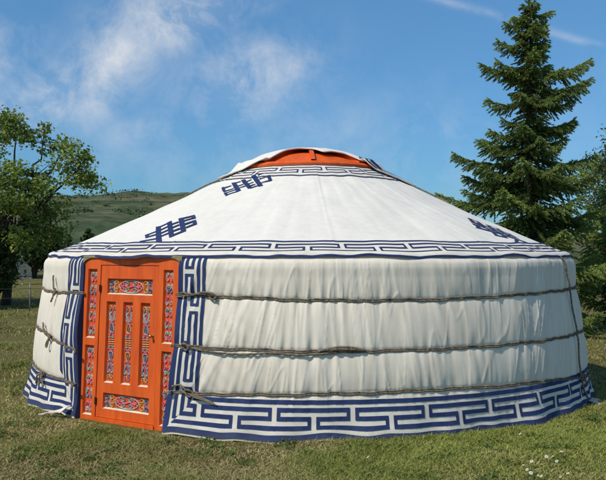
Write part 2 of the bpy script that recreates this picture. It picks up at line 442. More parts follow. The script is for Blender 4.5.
KQ = sewn(KNOT, px1, .85); knot(KQ)
knot(sewn(KNOT2, px2, .55))
c0 = dev(*cone_hit(*px1(275, 185)))
# right-hand ornament: the first one turned round the roof
def rot(v, t): c, s = math.cos(t), math.sin(t); return np.array([c*v[0]-s*v[1], s*v[0]+c*v[1]])
a0, r0_ = undev(c0)
TURN = (51-a0)*math.pi/180*CS
knot([np.array([rot(p, TURN)*1.0 for p in q]) for q in KQ])

# ------------------------------------------------------------------ crown
ZC = roof_raw(.86)
crown = MB()
t = np.linspace(0, 2*math.pi, 72, endpoint=False)
prof = [(.90, ZC-.06), (.91, ZC+.012), (.875, ZC+.040), (.80, ZC+.040), (.79, ZC-.06)]
crown.grid(np.stack([np.stack([r*np.sin(t), -r*np.cos(t), np.full_like(t, z)], -1) for r, z in prof], 1), cu=True, cv=True)
crown_o = crown.build('crown_ring', M['orange'], yurt, smooth=False)
def domez(r): return ZC+.045+.215*(1-(np.clip(r, 0, .84)/.84)**2.2)
for k, da in enumerate(np.arange(8)*45+3):
    rb = MB(); rr2 = np.linspace(.83, .10, 14); an = R_(da)
    c = np.stack([rr2*math.sin(an), -rr2*math.cos(an), domez(rr2)], -1); sd = np.array([math.cos(an), math.sin(an), 0])*.024
    up = np.array([0, 0, .012]); dn = np.array([0, 0, -.04])
    rb.grid(np.stack([c-sd+dn, c-sd+up, c+sd+up, c+sd+dn], 1), cv=True)
    rb.build('crown_spoke', M['orange'], crown_o, smooth=False)
pn = MB(); rr2 = np.linspace(.80, .02, 16)
pn.grid(np.stack([np.stack([r*np.sin(t), -r*np.cos(t), np.full_like(t, float(domez(r))-.03)], -1) for r in rr2], 1), cu=True)
pn.build('crown_panel', M['orange'], crown_o)
# cloth cover over the crown, folded back at the front, corners tied down on both sides
def cover_z(x, y):
    r = np.hypot(x, y)
    cone = np.where(r > .86, roof_raw(r)+.028, 0)
    dm = domez(r)+.026
    ri = ZC+.075 - 1.2*np.maximum(0, r-.90)
    k = .03
    h = np.maximum(np.where(r < .86, dm, ri), cone)
    return h
nx, ny = 150, 90
X = np.linspace(-1.12, 1.30, nx)
yf = np.interp(X, [-1.12, -.95, -.75, -.52, -.40, -.28, -.11, .05, .17, .28, .44, .58, .70, 1.0, 1.30], [-.34, -.50, -.63, -.74, -.62, -.47, -.41, -.48, -.63, -.53, -.50, -.57, -.63, -.55, -.42])
kk5 = np.array([1, 2, 3, 2, 1])/9.; yf = np.convolve(np.pad(yf, 2, 'edge'), kk5, 'valid')
yb = .02+1.3*np.clip(1-(np.abs(X)/1.31)**1.3, 0, 1)
q = np.linspace(0, 1, ny)**1.3
Y = yf[:, None]+(yb-yf)[:, None]*q[None, :]; XX = np.broadcast_to(X[:, None], Y.shape)
wob = smooth_noise((nx, ny), (5, 7), 31)
Z = cover_z(XX, Y)+.006*wob*np.clip(.3+q*3, 0, 1)[None, :] + .006
roll = np.exp(-(q/.02)**2)[None, :]*.012
top = np.stack([XX, Y, Z+roll], -1)
cov = MB(); cov.grid(top)
thick = top.copy(); thick[..., 2] -= .016
cov.grid(thick[:, :40]); 
cov.grid(np.stack([top[:, 0], top[:, 0]+np.array([0, -.010, -.008]), thick[:, 0]], 1))
cov_o = cov.build('crown_cover', M['roof'], yurt)
tr = MB()
def cvs(i0, i1, o0, o1):
    I = np.arange(i0, i1)
    P = []
    for w in np.linspace(o0, o1, 4):
        x = X[I]; y = yf[I]+w; P.append(np.stack([x, y, cover_z(x, y)+.006+.018], -1))
    tr.grid(np.stack(P, 1), 0)
i6 = int(np.searchsorted(X, .60)); 
cvs(i6, nx-1, .0, .035); cvs(i6, nx-1, .075, .13); cvs(i6, i6+2, .0, .13)
tr.build('cover_trim', M['blue'], cov_o)
tr = MB(); cvs(0, int(np.searchsorted(X, -.98)), .0, .13); tr.build('cover_trim', M['blue'], cov_o)
# front face of the trimmed edge on the right
def spline(P, n=12):
    P = np.asarray(P, float); t = np.arange(len(P)); tt = np.linspace(0, len(P)-1, (len(P)-1)*n+1)
    out = []
    Pp = np.vstack([2*P[0]-P[1], P, 2*P[-1]-P[-2]])
    for x in tt:
        i = min(int(x), len(P)-2); f = x-i; p0, p1, p2_, p3 = Pp[i:i+4]
        out.append(.5*(2*p1+(p2_-p0)*f+(2*p0-5*p1+4*p2_-p3)*f*f+(3*p1-p0-3*p2_+p3)*f**3))
    return np.array(out)
def twisted(mb, P, r, pitch=.05, strands=3, m=0, seg=5):
    """laid rope: strands wound round the path"""
    P = np.asarray(P, float)
    L = np.concatenate([[0], np.cumsum(np.linalg.norm(np.diff(P, axis=0), axis=1))])
    n = max(4, int(L[-1]/.008)); s = np.linspace(0, L[-1], n)
    Q = np.stack([np.interp(s, L, P[:, i]) for i in range(3)], -1)
    T = np.gradient(Q, axis=0); T /= np.linalg.norm(T, axis=1, keepdims=True)+1e-9
    up = np.where(np.abs(T[:, 2:]) < .8, np.array([[0, 0, 1.]]), np.array([[1., 0, 0]]))
    N = np.cross(T, up); N /= np.linalg.norm(N, axis=1, keepdims=True)+1e-9; B = np.cross(T, N)
    for k in range(strands):
        ph = s/pitch*2*math.pi+k*2*math.pi/strands
        mb.tube(Q+(np.cos(ph)[:, None]*N+np.sin(ph)[:, None]*B)*r*.52, r*.56, seg, m)
for sgn in (1, -1):
    rp = MB(); a_s = np.linspace(0, 1, 30)
    x0 = 1.28 if sgn > 0 else -1.10; y0 = float(yf[-1] if sgn > 0 else yf[0])
    az = math.degrees(math.atan2(x0, -y0)); r_s = np.hypot(x0, y0)+a_s*.42
    P = roofP(np.full(30, az), roof_e(r_s), .016); twisted(rp, P, .010); rp.build('tie_rope', M['rope'], cov_o)

# ------------------------------------------------------------------ girth ropes
def rope_path(k, a0, a1, off=.012, dz=0, n=None):
    n = n or int(abs(a1-a0)/.5)+2
    a = np.linspace(a0, a1, n); am = (a+180) % 360-180
    return wallP(am, rope_z(k, am)+dz+.004*np.sin(a*.55)+.003*np.sin(a*1.7+k), 0)*(1) + off*np.stack([np.sin(np.radians(am)), -np.cos(np.radians(am)), 0*am], -1)
def onwall(pts, off=.016):
    """pts: (azimuth, z, extra offset) -> smooth path lying on the canvas"""
    p = spline(np.array(pts, float), 10)
    P = wallP(p[:, 0], p[:, 1]); a = np.radians(p[:, 0])
    rad = np.stack([np.sin(a), -np.cos(a), 0*a], -1)
    base = np.interp(p[:, 1], zz_, rr_)
    rr = np.hypot(P[:, 0], P[:, 1])
    return P+rad*(off+p[:, 2])[:, None]
ropes = []
for k in range(3):
    rp = MB()
    twisted(rp, rope_path(k, AR-.6, AL+360+.6, .010, .006), .0072)
    twisted(rp, rope_path(k, AR-.6, AL+360+.6, .010, -.009), .0072)
    ro = rp.build('girth_rope', M['rope'], yurt); ropes.append(ro)
# bows on the left flank
for k, ac in ((0, -55.5), (1, -55.0), (2, -56.5)):
    kb = MB(); z0 = float(rope_z(k, ac)); s = 1.0
    twisted(kb, onwall([(ac-1.2, z0+.02, .01), (ac, z0+.03, .02), (ac+.8, z0, .025), (ac, z0-.03, .02), (ac-1.0, z0-.01, .01)]), .009)
    twisted(kb, onwall([(ac, z0, .02), (ac-.5, z0-.045, .025), (ac-.3, z0-.095, .03), (ac+.4, z0-.09, .03), (ac+.4, z0-.04, .025), (ac, z0, .03)]), .009)
    if k == 0: twisted(kb, onwall([(ac, z0, .02), (ac-.2, z0+.06, .03), (ac-1.0, z0+.12, .02), (ac-1.5, z0+.17, .01)]), .010)
    if k == 1: twisted(kb, onwall([(ac, z0, .02), (ac-1.6, z0+.07, .03), (ac-3.0, z0+.115, .02), (ac-4.2, z0+.13, .01)]), .010)
    if k == 2:
        twisted(kb, onwall([(ac, z0, .02), (ac-1.6, z0-.03, .03), (ac-2.0, z0-.07, .02), (ac-2.4, z0-.12, .015)]), .010)
        twisted(kb, onwall([(ac, z0, .02), (ac+.6, z0-.05, .03), (ac+1.5, z0-.12, .02)]), .009)
    kb.build('rope_knot', M['rope'], ropes[k])
# knots by the door's right edge, and their tails
for k, ac in ((0, -15.6), (1, -19.5), (2, -18.2)):
    kb = MB(); z0 = float(rope_z(k, ac))
    twisted(kb, onwall([(ac-1, z0+.012, .004), (ac-.4, z0+.03, .014), (ac+.4, z0, .02), (ac, z0-.03, .014), (ac-.8, z0-.01, .004)]), .010)
    if k == 0:
        twisted(kb, onwall([(ac-5.5, z0+.03, .004), (ac-3.5, z0+.012, .014), (ac-1.6, z0+.034, .016), (ac, z0+.01, .016), (ac+.5, z0-.045, .006)]), .010)
        twisted(kb, onwall([(ac-6.5, z0-.015, .004), (ac-4.5, z0+.0, .016), (ac-2, z0+.018, .014), (ac, z0+.0, .012)]), .009)
    if k == 2:
        for j in range(4):
            twisted(kb, onwall([(ac-1.5, z0+.005*j, .01), (ac+1, z0-.012-.006*j, .018+.004*j), (ac+2.6+.2*j, z0-.045-.008*j, .012), (ac+3.4+.3*j, z0-.06-.010*j, .004)]), .006)
        twisted(kb, onwall([(ac-3, z0+.05, .004), (ac-1.6, z0+.065, .012), (ac-.5, z0+.02, .02)]), .009)
    kb.build('rope_knot', M['rope'], ropes[k])
# slack second strand and bunched rope on the middle girth
sl = MB(); z1 = float(rope_z(1, 0))
twisted(sl, onwall([(-20, .785, .0), (-16, .75, .004), (-11, .735, .006), (-6, .748, .004), (-2, .735, .006), (3, .75, .004), (6, .775, .01)]), .010)
twisted(sl, onwall([(1, z1, .006), (2.5, z1+.022, .012), (4.2, z1+.036, .016), (6.2, z1+.03, .014), (8, z1+.004, .006)]), .012)
twisted(sl, onwall([(2, z1+.012, .01), (4, z1+.018, .022), (6, z1+.016, .02), (7.6, z1+.008, .008)]), .012)
sl.build('slack_rope', M['rope'], ropes[1])
# upright rope near the right end
ur = MB(); av = 57.5
twisted(ur, onwall([(av-1.2, 1.585, .0), (av-.6, 1.4, .006), (av-.3, 1.235, .022), (av, 1.0, .006), (av+.1, .757, .024), (av, .5, .006), (av+.1, .325, .024), (av+.8, .2, .006), (av+2.4, .08, .006)]), .010)
z2 = float(rope_z(2, av))
twisted(ur, onwall([(av, z2, .024), (av+2.5, z2+.04, .03), (av+5, z2+.01, .03), (av+5, z2-.06, .03), (av+2.6, z2-.07, .03), (av, z2, .03)]), .009)
ur.build('upright_rope', M['rope'], yurt)

# ------------------------------------------------------------------ hem flaps
hf = MB()
def flap(pts, name):
    mb = MB(); p = np.array(pts, float)
    s = np.linspace(0, 1, 10)
    G = (p[0][None, None]*(1-s)[:, None, None]+p[1][None, None]*s[:, None, None])*(1-s)[None, :, None]+(p[3][None, None]*(1-s)[:, None, None]+p[2][None, None]*s[:, None, None])*s[None, :, None]
    G[..., 2] += .008*np.sin(G[..., 0]*40)*np.cos(G[..., 1]*31)
    mb.grid(G); mb.grid(G-np.array([0, 0, .006])); mb.build(name, M['white'], wall_o)
def pol(a, r, z): return (r*math.sin(R_(a)), -r*math.cos(R_(a)), z)
flap([pol(-47.5, 3.36, .07), pol(-45.2, 3.30, .13), pol(-45.0, 3.42, .075), pol(-49.5, 3.52, .03)], 'hem_flap')
flap([pol(60, 3.36, .05), pol(64, 3.36, .055), pol(64.5, 3.52, .018), pol(61, 3.56, .015)], 'hem_flap')

# ------------------------------------------------------------------ door
dl_b = np.array(pol(-44.35, 3.242, 0)); dr_b = np.array(pol(-22.75, 3.225, 0))
dl_t = np.array(pol(-44.3, 3.170, 0)); dr_t = np.array(pol(-22.75, 3.15, 0))
H0, H1 = -.03, 1.575
WD = float(np.linalg.norm(dr_b-dl_b))
nrm = np.array([dl_b[1]-dr_b[1], dr_b[0]-dl_b[0], 0]); nrm /= np.linalg.norm(nrm)
if np.dot(nrm, (dl_b+dr_b)) < 0: nrm = -nrm
def dfr(V):
    """door frame coordinates (u 0..1 across, n outward m, z) -> world"""
    V = np.asarray(V, float); u = V[..., 0:1]; n_ = V[..., 1:2]; z = V[..., 2:3]
    f = (z-H0)/(H1-H0)
    b = dl_b+(dr_b-dl_b)*u; tt = dl_t+(dr_t-dl_t)*u
    p = b*(1-f)+tt*f + nrm*n_
    return np.concatenate([p[..., :2], z], -1)
def panelled(mb, u0, u1, z0, z1, holes, n0, depth=.028, cham=.012, side=True):
    """board with chamfered recesses; holes (u0,u1,z0,z1)"""
    us = sorted({u0, u1, *[h[0] for h in holes], *[h[1] for h in holes]}); zs = sorted({z0, z1, *[h[2] for h in holes], *[h[3] for h in holes]})
    for i in range(len(us)-1):
        for j in range(len(zs)-1):
            uc = (us[i]+us[i+1])/2; zc = (zs[j]+zs[j+1])/2
            if any(h[0] < uc < h[1] and h[2] < zc < h[3] for h in holes): continue
            P = [(us[i], n0, zs[j]), (us[i+1], n0, zs[j]), (us[i+1], n0, zs[j+1]), (us[i], n0, zs[j+1])]
            mb.add(dfr(P), [[0, 1, 2, 3]], 0)
    cu = cham/WD
    for h in holes:
        O = [(h[0], n0, h[2]), (h[1], n0, h[2]), (h[1], n0, h[3]), (h[0], n0, h[3])]
        I = [(h[0]+cu, n0-depth, h[2]+cham*1.0), (h[1]-cu, n0-depth, h[2]+cham*1.0), (h[1]-cu, n0-depth, h[3]-cham), (h[0]+cu, n0-depth, h[3]-cham)]
        for k in range(4):
            k2 = (k+1) % 4
            mb.add(dfr([O[k], O[k2], I[k2], I[k]]), [[0, 1, 2, 3]], 1 if k == 0 else 0)
        mb.add(dfr(I), [[0, 1, 2, 3]], 2)
    if side:
        O = [(u0, n0, z0), (u1, n0, z0), (u1, n0, z1), (u0, n0, z1)]; Bk = [(a, n0-.05, c) for a, b, c in O]
        for k in range(4):
            k2 = (k+1) % 4; mb.add(dfr([O[k], Bk[k], Bk[k2], O[k2]]), [[0, 1, 2, 3]], 0)
def carve(h, n0, vertical, seed, parent, plain=False):
    """relief scrollwork filling a recess; symmetric about its long axis"""
    rg = random.Random(seed)
    mb = MB(); w = (h[1]-h[0])*WD-.024; hh = h[3]-h[2]-.026
    uc = (h[0]+h[1])/2; zc = (h[2]+h[3])/2
    L_, W_ = (hh, w) if vertical else (w, hh)
    pal = {'pink': 0, 'gold': 1, 'navy': 2, 'teal': 3, 'pale': 4}
    mats = [M[k] for k in pal]
    def put(P, wd, c, hgt=.009):
        P = np.asarray(P, float); n = len(P)
        T = np.gradient(P, axis=0); T /= np.linalg.norm(T, axis=1, keepdims=True)+1e-9
        N = np.stack([-T[:, 1], T[:, 0]], -1)
        tap = np.sin(np.linspace(.25, math.pi-.25, n))**.6
        wd = wd*tap[:, None]
        def w3(Q, z):
            if vertical: l, x = Q[:, 0], Q[:, 1]
            else: x, l = Q[:, 0], Q[:, 1]
            if vertical: return np.stack([uc+x/WD, np.full(n, n0-.0262+z), zc+l], -1)
            return np.stack([uc+x/WD, np.full(n, n0-.0262+z), zc+l], -1)
        mb.grid(dfr(np.stack([w3(P-N*wd, 0), w3(P-N*wd*.5, hgt), w3(P+N*wd*.5, hgt), w3(P+N*wd, 0)], 1)), pal[c])
    def both(P, wd, c):
        P = np.asarray(P, float); put(P, wd, c); Q = P.copy(); Q[:, 1] *= -1; put(Q, wd, c)
    def spiral(l, x, r, turns, ph, sg, wd, c):
        t = np.linspace(0, 1, 22); rr = r*(1-.78*t); an = ph+sg*t*turns*2*math.pi
        both(np.stack([l+rr*np.cos(an), x+rr*np.sin(an)], -1), wd, c)
    hw = W_/2; wd = max(.0046, .10*hw)
    def cloud(l, s, c1, c2, c3):
        spiral(l, hw*.48, hw*.42, 1.2, math.pi, s, wd, c1)
        spiral(l+s*hw*1.0, hw*.5, hw*.36, 1.1, 0, -s, wd, c2)
        put(np.stack([np.linspace(l-s*hw*.5, l+s*hw*1.1, 10), 0*np.linspace(0, 1, 10)], -1), wd*1.1, c3)
    def leafp(l, s, c1, c2):
        for o in (.15, .48, .8):
            t = np.linspace(0, 1, 12)
            both(np.stack([l+s*(t*hw*1.5), hw*(o*.35+t*.62)+0*t], -1), wd*1.15, c1 if o != .48 else c2)
    def drop(l, s, c1, c2, c3):
        t = np.linspace(0, 2*math.pi, 26)
        rr = hw*.62
        put(np.stack([l+s*rr*1.5*np.cos(t)*(1+.2*np.cos(t)), rr*np.sin(t)*(.8-.35*np.cos(t))], -1), wd*1.2, c1)
        put(np.stack([l+s*np.linspace(-rr*.8, rr*.9, 10), 0*np.linspace(0, 1, 10)], -1), wd*2.2, c2)
        spiral(l-s*rr*1.5, hw*.45, hw*.38, 1.0, math.pi/2, s, wd, c3)
    if vertical:
        cols = [('gold', 'teal', 'pink'), ('pink', 'teal', 'gold'), ('gold', 'navy', 'pale')][seed % 3]
        if not plain:
            for s in (1, -1):
                e = L_/2
                cloud(s*(e-hw*.9), -s, cols[0], 'pale', cols[2])
                leafp(s*(e-hw*3.6), s, 'teal' if s > 0 else 'navy', 'pale')
                drop(s*(L_*.17), s, 'teal' if seed % 3 != 1 else 'gold', 'navy', 'pink')
                spiral(s*(L_*.29), hw*.5, hw*.34, 1.1, 0, s, wd, 'pale'); spiral(s*(L_*.235), hw*.55, hw*.3, 1.1, 1, -s, wd, 'pink'); spiral(s*(L_*.075), hw*.6, hw*.3, 1.0, 2, s, wd*.9, 'teal'); spiral(s*(L_*.41), hw*.62, hw*.26, 1.0, 2, s, wd*.9, 'navy')
                put(np.stack([s*np.linspace(L_*.23, L_*.36, 8), 0*np.linspace(0, 1, 8)], -1), wd*1.2, 'pink')
            for q in range(5): 
                l = (q-2)*hw*.42; both(np.stack([np.full(8, l), np.linspace(.05*hw, hw*.75, 8)], -1), wd*.9, ['teal', 'gold', 'pale', 'gold', 'teal'][q])
        else:
            n = max(3, int(L_/(hw*2.1))); st = L_/n
            for i in range(n):
                l = -L_/2+(i+.5)*st; s = 1 if i % 2 else -1
                c = ['pink', 'teal', 'pink', 'pale', 'navy'][(i+seed) % 5]; c2 = ['pale', 'pink', 'teal', 'pink', 'pale'][(i+seed) % 5]
                spiral(l-st*.2, hw*.5, hw*.45, 1.25, 0, s, wd*1.15, c); spiral(l+st*.22, hw*.5, hw*.42, 1.15, math.pi, -s, wd*1.1, c2)
                both(np.stack([l+np.linspace(-st*.3, st*.3, 10), hw*.85*np.sin(np.linspace(.3, 2.8, 10))], -1), wd, 'pale' if c != 'pale' else 'pink')
    else:
        e = L_/2
        def hs(lx, ly, r, turns, ph, sg, wd_, c):
            t = np.linspace(0, 1, 22); rr = r*(1-.78*t); an = ph+sg*t*turns*2*math.pi
            for sx in (1, -1):
                for sy in (1, -1): put(np.stack([sx*(lx+rr*np.cos(an)), sy*(ly+rr*np.sin(an))], -1), wd_, c)
        hs(e*.88, hw*.5, hw*.42, 1.2, 0, 1, wd, 'navy'); hs(e*.68, hw*.52, hw*.40, 1.1, math.pi, -1, wd, 'gold')
        hs(e*.97, hw*.2, hw*.2, 1.0, 0, 1, wd*.8, 'teal'); hs(e*.60, hw*.12, hw*.2, 1, 1, 1, wd*.8, 'gold')
        hs(e*.40, hw*.42, hw*.40, 1.15, 0, -1, wd, 'pink'); hs(e*.17, hw*.5, hw*.36, 1.15, math.pi, 1, wd, 'teal')
        t = np.linspace(0, 2*math.pi, 40)
        put(np.stack([e*.53*np.cos(t), hw*.92*np.sin(t)], -1), wd, 'pale')
        put(np.stack([np.linspace(-e*.42, e*.42, 20), .12*hw*np.sin(np.linspace(0, 12, 20))], -1), wd*1.3, 'pink')
        for sx in (1, -1): put(np.stack([np.full(10, sx*e*.77), np.linspace(-hw*.9, hw*.9, 10)], -1), wd, 'pale')
    mats.append(M['orange_dark']); du = .012/WD
    mb.add(dfr([(h[0]+du, n0-.0265, h[2]+.012), (h[1]-du, n0-.0265, h[2]+.012), (h[1]-du, n0-.0265, h[3]-.012), (h[0]+du, n0-.0265, h[3]-.012)]), [[0, 1, 2, 3]], 5)
    mb.build('carved_panel', mats, parent)

LU0, LU1 = .185, .810
side_h = [(.035, .140, .785, 1.455), (.035, .140, .045, .715), (.868, .968, .785, 1.455), (.868, .968, .045, .715)]
fr = MB()
panelled(fr, -.012, LU0-.006, H0+.0, H1, side_h[:2], 0.)
panelled(fr, LU1+.006, 1.06, H0+.0, H1, side_h[2:], 0.)
panelled(fr, LU0-.006, LU1+.006, 1.495, H1, [], 0.)
panelled(fr, LU0-.006, LU1+.006, H0, .035, [], .012)
frame_o = fr.build('door_frame', [M['orange'], M['cream'], M['orange_dark']], yurt, smooth=False)
for i, h in enumerate(side_h): carve(h, 0., True, i*2+1, frame_o, plain=True)
lf = MB()
lh = [(.258, .752, 1.215, 1.365), (.258, .360, .372, 1.145), (.445, .547, .372, 1.145), (.632, .734, .372, 1.145), (.258, .752, .125, .275)]
panelled(lf, LU0, LU1, .040, 1.490, lh, -.006)
door_o = lf.build('door', [M['orange'], M['cream'], M['orange_dark']], yurt, smooth=False)
for i, h in enumerate(lh): carve(h, -.006, i in (1, 2, 3), [0, 0, 1, 2, 3][i], door_o)
for z in (1.27, .19):
    hg = MB(); hg.box((LU0+.002, .004, z), (.005, .005, .030), 0, dfr); hg.tube(dfr(np.array([(LU0-.003, .008, z-.034), (LU0-.003, .008, z+.034)])), .006, 8); hg.build('hinge', M['iron'], door_o, smooth=False)
kn = MB()
pr = [(.016, 0), (.016, .005), (.007, .008), (.007, .022), (.013, .028), (.016, .037), (.012, .046), (.002, .049)]
t16 = np.linspace(0, 2*math.pi, 16, endpoint=False)
kn.grid(np.stack([dfr(np.stack([.772+r*np.cos(t16)/WD, np.full(16, -.006+n_), .845+r*np.sin(t16)], -1)) for r, n_ in pr], 1), cu=True)
kn.build('door_knob', M['brass'], door_o)
# felt lining showing round the head of the doorway
ft = MB()
for u0, u1 in ((-.02, .10), (.93, 1.06)):
    s = np.linspace(0, 1, 9)
    outer = np.stack([u0+(u1-u0)*s, np.full(9, .012), np.full(9, H1+.01)], -1)
    c = s if u0 > .5 else 1-s
    inner = np.stack([u0+(u1-u0)*s, np.full(9, .016), H1-.012-.055*c**2.5], -1)
    ft.grid(np.stack([dfr(outer), dfr(inner)], 1))
s = np.linspace(0, 1, 20)
ft.grid(np.stack([dfr(np.stack([s, np.full(20, .014), np.full(20, H1+.01)], -1)), dfr(np.stack([s, np.full(20, .018), np.full(20, H1-.010)], -1))], 1))
ft.build('door_lining', M['felt'], yurt)

# ------------------------------------------------------------------ placing by view
def at(px, d): return CX+(px-303)/F*d, -D+d
def zat(py, d): return CH+(HZ-py)/F*d
def gz(x, y):
    """ground height"""
    d = y+D
    return .55*sstep(26, 62, d)*sstep(2, -14, x-(d-26)*.0) + .015*np.sin(x*.9)*np.sin(y*.7)*sstep(4.0, 5.5, np.hypot(x, y))

# ------------------------------------------------------------------ ground, hill
def ground_mat():
    m = bpy.data.materials.new('meadow'); m.use_nodes = True; nt = m.node_tree; n = nt.nodes; L = nt.links.new
    b = n['Principled BSDF']; b.inputs['Roughness'].default_value = .95; b.inputs['Specular IOR Level'].default_value = .1
    tc = n.new('ShaderNodeTexCoord')
    def noise(sc, det, ro=.6):
        z = n.new('ShaderNodeTexNoise'); z.inputs['Scale'].default_value = sc; z.inputs['Detail'].default_value = det; z.inputs['Roughness'].default_value = ro; L(tc.outputs['Object'], z.inputs['Vector']); return z
    n1 = noise(.55, 8, .7); n2 = noise(9, 8, .75); n3 = noise(60, 4, .7)
    def ramp(src, stops):
        r = n.new('ShaderNodeValToRGB'); r.color_ramp.elements[0].position = stops[0][0]; r.color_ramp.elements[0].color = (*stops[0][1], 1)
        r.color_ramp.elements[1].position = stops[-1][0]; r.color_ramp.elements[1].color = (*stops[-1][1], 1)
        for p, c in stops[1:-1]: e = r.color_ramp.elements.new(p); e.color = (*c, 1)
        L(src, r.inputs[0]); return r
    r1 = ramp(n1.outputs['Fac'], [(.3, (.12, .12, .03)), (.5, (.17, .15, .045)), (.72, (.23, .18, .075))])
    r2 = ramp(n2.outputs['Fac'], [(.3, (.07, .075, .02)), (.5, (.16, .145, .045)), (.68, (.28, .22, .10))])
    mx = n.new('ShaderNodeMix'); mx.data_type = 'RGBA'; mx.inputs[0].default_value = .55; L(r1.outputs[0], mx.inputs[6]); L(r2.outputs[0], mx.inputs[7])
    r3 = ramp(n3.outputs['Fac'], [(.3, (.5, .5, .5)), (.7, (1.25, 1.25, 1.2))])
    ml = n.new('ShaderNodeMix'); ml.data_type = 'RGBA'; ml.blend_type = 'MULTIPLY'; ml.inputs[0].default_value = .8; L(mx.outputs[2], ml.inputs[6]); L(r3.outputs[0], ml.inputs[7])
    L(ml.outputs[2], b.inputs['Base Color'])
    bp = n.new('ShaderNodeBump'); bp.inputs['Strength'].default_value = .9; bp.inputs['Distance'].default_value = .05; L(n2.outputs['Fac'], bp.inputs['Height']); L(bp.outputs[0], b.inputs['Normal'])
    return m
g = MB()
gx = np.concatenate([-np.geomspace(900, 14, 26), np.linspace(-13, 13, 80), np.geomspace(14, 900, 26)])
gy = np.concatenate([np.linspace(-60, -10, 20), np.linspace(-9.5, 14, 80), np.geomspace(15, 900, 50)])
GX, GY = np.meshgrid(gx, gy, indexing='ij')
g.grid(np.stack([GX, GY, gz(GX, GY)], -1))
struct(g.build('ground', ground_mat(), None))

def hill_mat():
    m = bpy.data.materials.new('hillside'); m.use_nodes = True; nt = m.node_tree; n = nt.nodes; L = nt.links.new
    b = n['Principled BSDF']; b.inputs['Roughness'].default_value = 1; b.inputs['Specular IOR Level'].default_value = 0
    tc = n.new('ShaderNodeTexCoord')
    mp = n.new('ShaderNodeMapping'); mp.inputs['Scale'].default_value = (.012, .012, .16); L(tc.outputs['Object'], mp.inputs[0])
    z = n.new('ShaderNodeTexNoise'); z.inputs['Scale'].default_value = 1.6; z.inputs['Detail'].default_value = 8; z.inputs['Roughness'].default_value = .62; L(mp.outputs[0], z.inputs['Vector'])
    r = n.new('ShaderNodeValToRGB'); E = r.color_ramp.elements
    E[0].position = .30; E[0].color = (.045, .068, .030, 1); E[1].position = .74; E[1].color = (.20, .165, .095, 1)
    for p, c in ((.44, (.055, .085, .034, 1)), (.52, (.09, .108, .045, 1)), (.60, (.135, .125, .065, 1))): e = E.new(p); e.color = c
    L(z.outputs['Fac'], r.inputs[0])
    z2 = n.new('ShaderNodeTexNoise'); z2.inputs['Scale'].default_value = .22; z2.inputs['Detail'].default_value = 6; L(tc.outputs['Object'], z2.inputs['Vector'])
    mr = n.new('ShaderNodeMapRange'); mr.inputs[1].default_value = .35; mr.inputs[2].default_value = .6; mr.inputs[3].default_value = .55; mr.inputs[4].default_value = 1.1; L(z2.outputs['Fac'], mr.inputs[0])
    ml = n.new('ShaderNodeMix'); ml.data_type = 'RGBA'; ml.blend_type = 'MULTIPLY'; ml.inputs[0].default_value = 1; L(r.outputs[0], ml.inputs[6]); L(mr.outputs[0], ml.inputs[7])
    hz = n.new('ShaderNodeMix'); hz.data_type = 'RGBA'; hz.inputs[0].default_value = .08; L(ml.outputs[2], hz.inputs[6]); hz.inputs[7].default_value = (.15, .19, .22, 1)  # distance haze, painted as a slight blue-grey mix in the base colour
    L(hz.outputs[2], b.inputs['Base Color'])
    return m
hn = smooth_noise((256, 128), (6, 5), 21); hn2 = smooth_noise((256, 128), (2, 2), 22)
hx = np.linspace(-420, 420, 220); hy = np.linspace(110, 620, 130)
HX, HY = np.meshgrid(hx, hy, indexing='ij')
dd = HY+D; pxh = 303+(HX-CX)/dd*F
ridge = np.interp(303+(hx-CX)/440*F, [-500, -100, 20, 60, 95, 130, 187, 230, 300, 380, 450, 620, 1100], [205, 198, 196, 195, 195, 191, 193, 196, 203, 216, 228, 236, 240])
zr = CH+(HZ-ridge)/F*440
prof_h = np.interp(dd, [120, 160, 220, 300, 380, 440, 520, 640], [0, .04, .14, .38, .74, 1.0, 1.0, .85])
HZm = zr[:, None]*prof_h
env = np.sin(math.pi*np.clip((dd-125)/300, 0, 1))
HZm = HZm + env*(2.2*sample(hn, HX*.35, HY*.2) + .5*sample(hn2, HX*.5, HY*.4))
HZm = HZm + .35*sample(hn2, HX*1.1+9, HY*.1)*sstep(380, 440, dd) - .6*(dd < 122)
hill = MB(); hill.grid(np.stack([HX, HY, HZm], -1))
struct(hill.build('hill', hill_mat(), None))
def hillz(x, y):
    i = np.clip(np.searchsorted(hx, x), 0, len(hx)-1); j = np.clip(np.searchsorted(hy, y), 0, len(hy)-1); return HZm[i, j]

# ------------------------------------------------------------------ foliage
def leaves(mb, P, size, up=.5, aspect=.62, col=None, jit=.35, outward=None):
    """one folded leaf per point"""
    P = np.asarray(P, float); n = len(P)
    d = rng.standard_normal((n, 3)); d[:, 2] *= .6; d[:, 2] -= .25; d /= np.linalg.norm(d, axis=1, keepdims=True)
    nn = rng.standard_normal((n, 3)); nn[:, 2] = np.abs(nn[:, 2])+up
    nn -= d*np.sum(nn*d, 1, keepdims=True); nn /= np.linalg.norm(nn, axis=1, keepdims=True)
    sd = np.cross(d, nn)
    s = size*(1+jit*rng.standard_normal(n).clip(-1.6, 1.6))[:, None]
    V = np.stack([P-d*s*.5, P+sd*s*aspect*.5-d*s*.05+nn*s*.12, P+d*s*.5-nn*s*.08, P-sd*s*aspect*.5-d*s*.05+nn*s*.12], 1)
    I = np.arange(n)[:, None]*4
    Q = np.concatenate([np.hstack([I, I+1, I+2]), np.hstack([I, I+2, I+3])], 0)
    if col is None: col = np.ones((n, 3))
    mb.add(V, Q, 0, np.repeat(col, 4, axis=0))
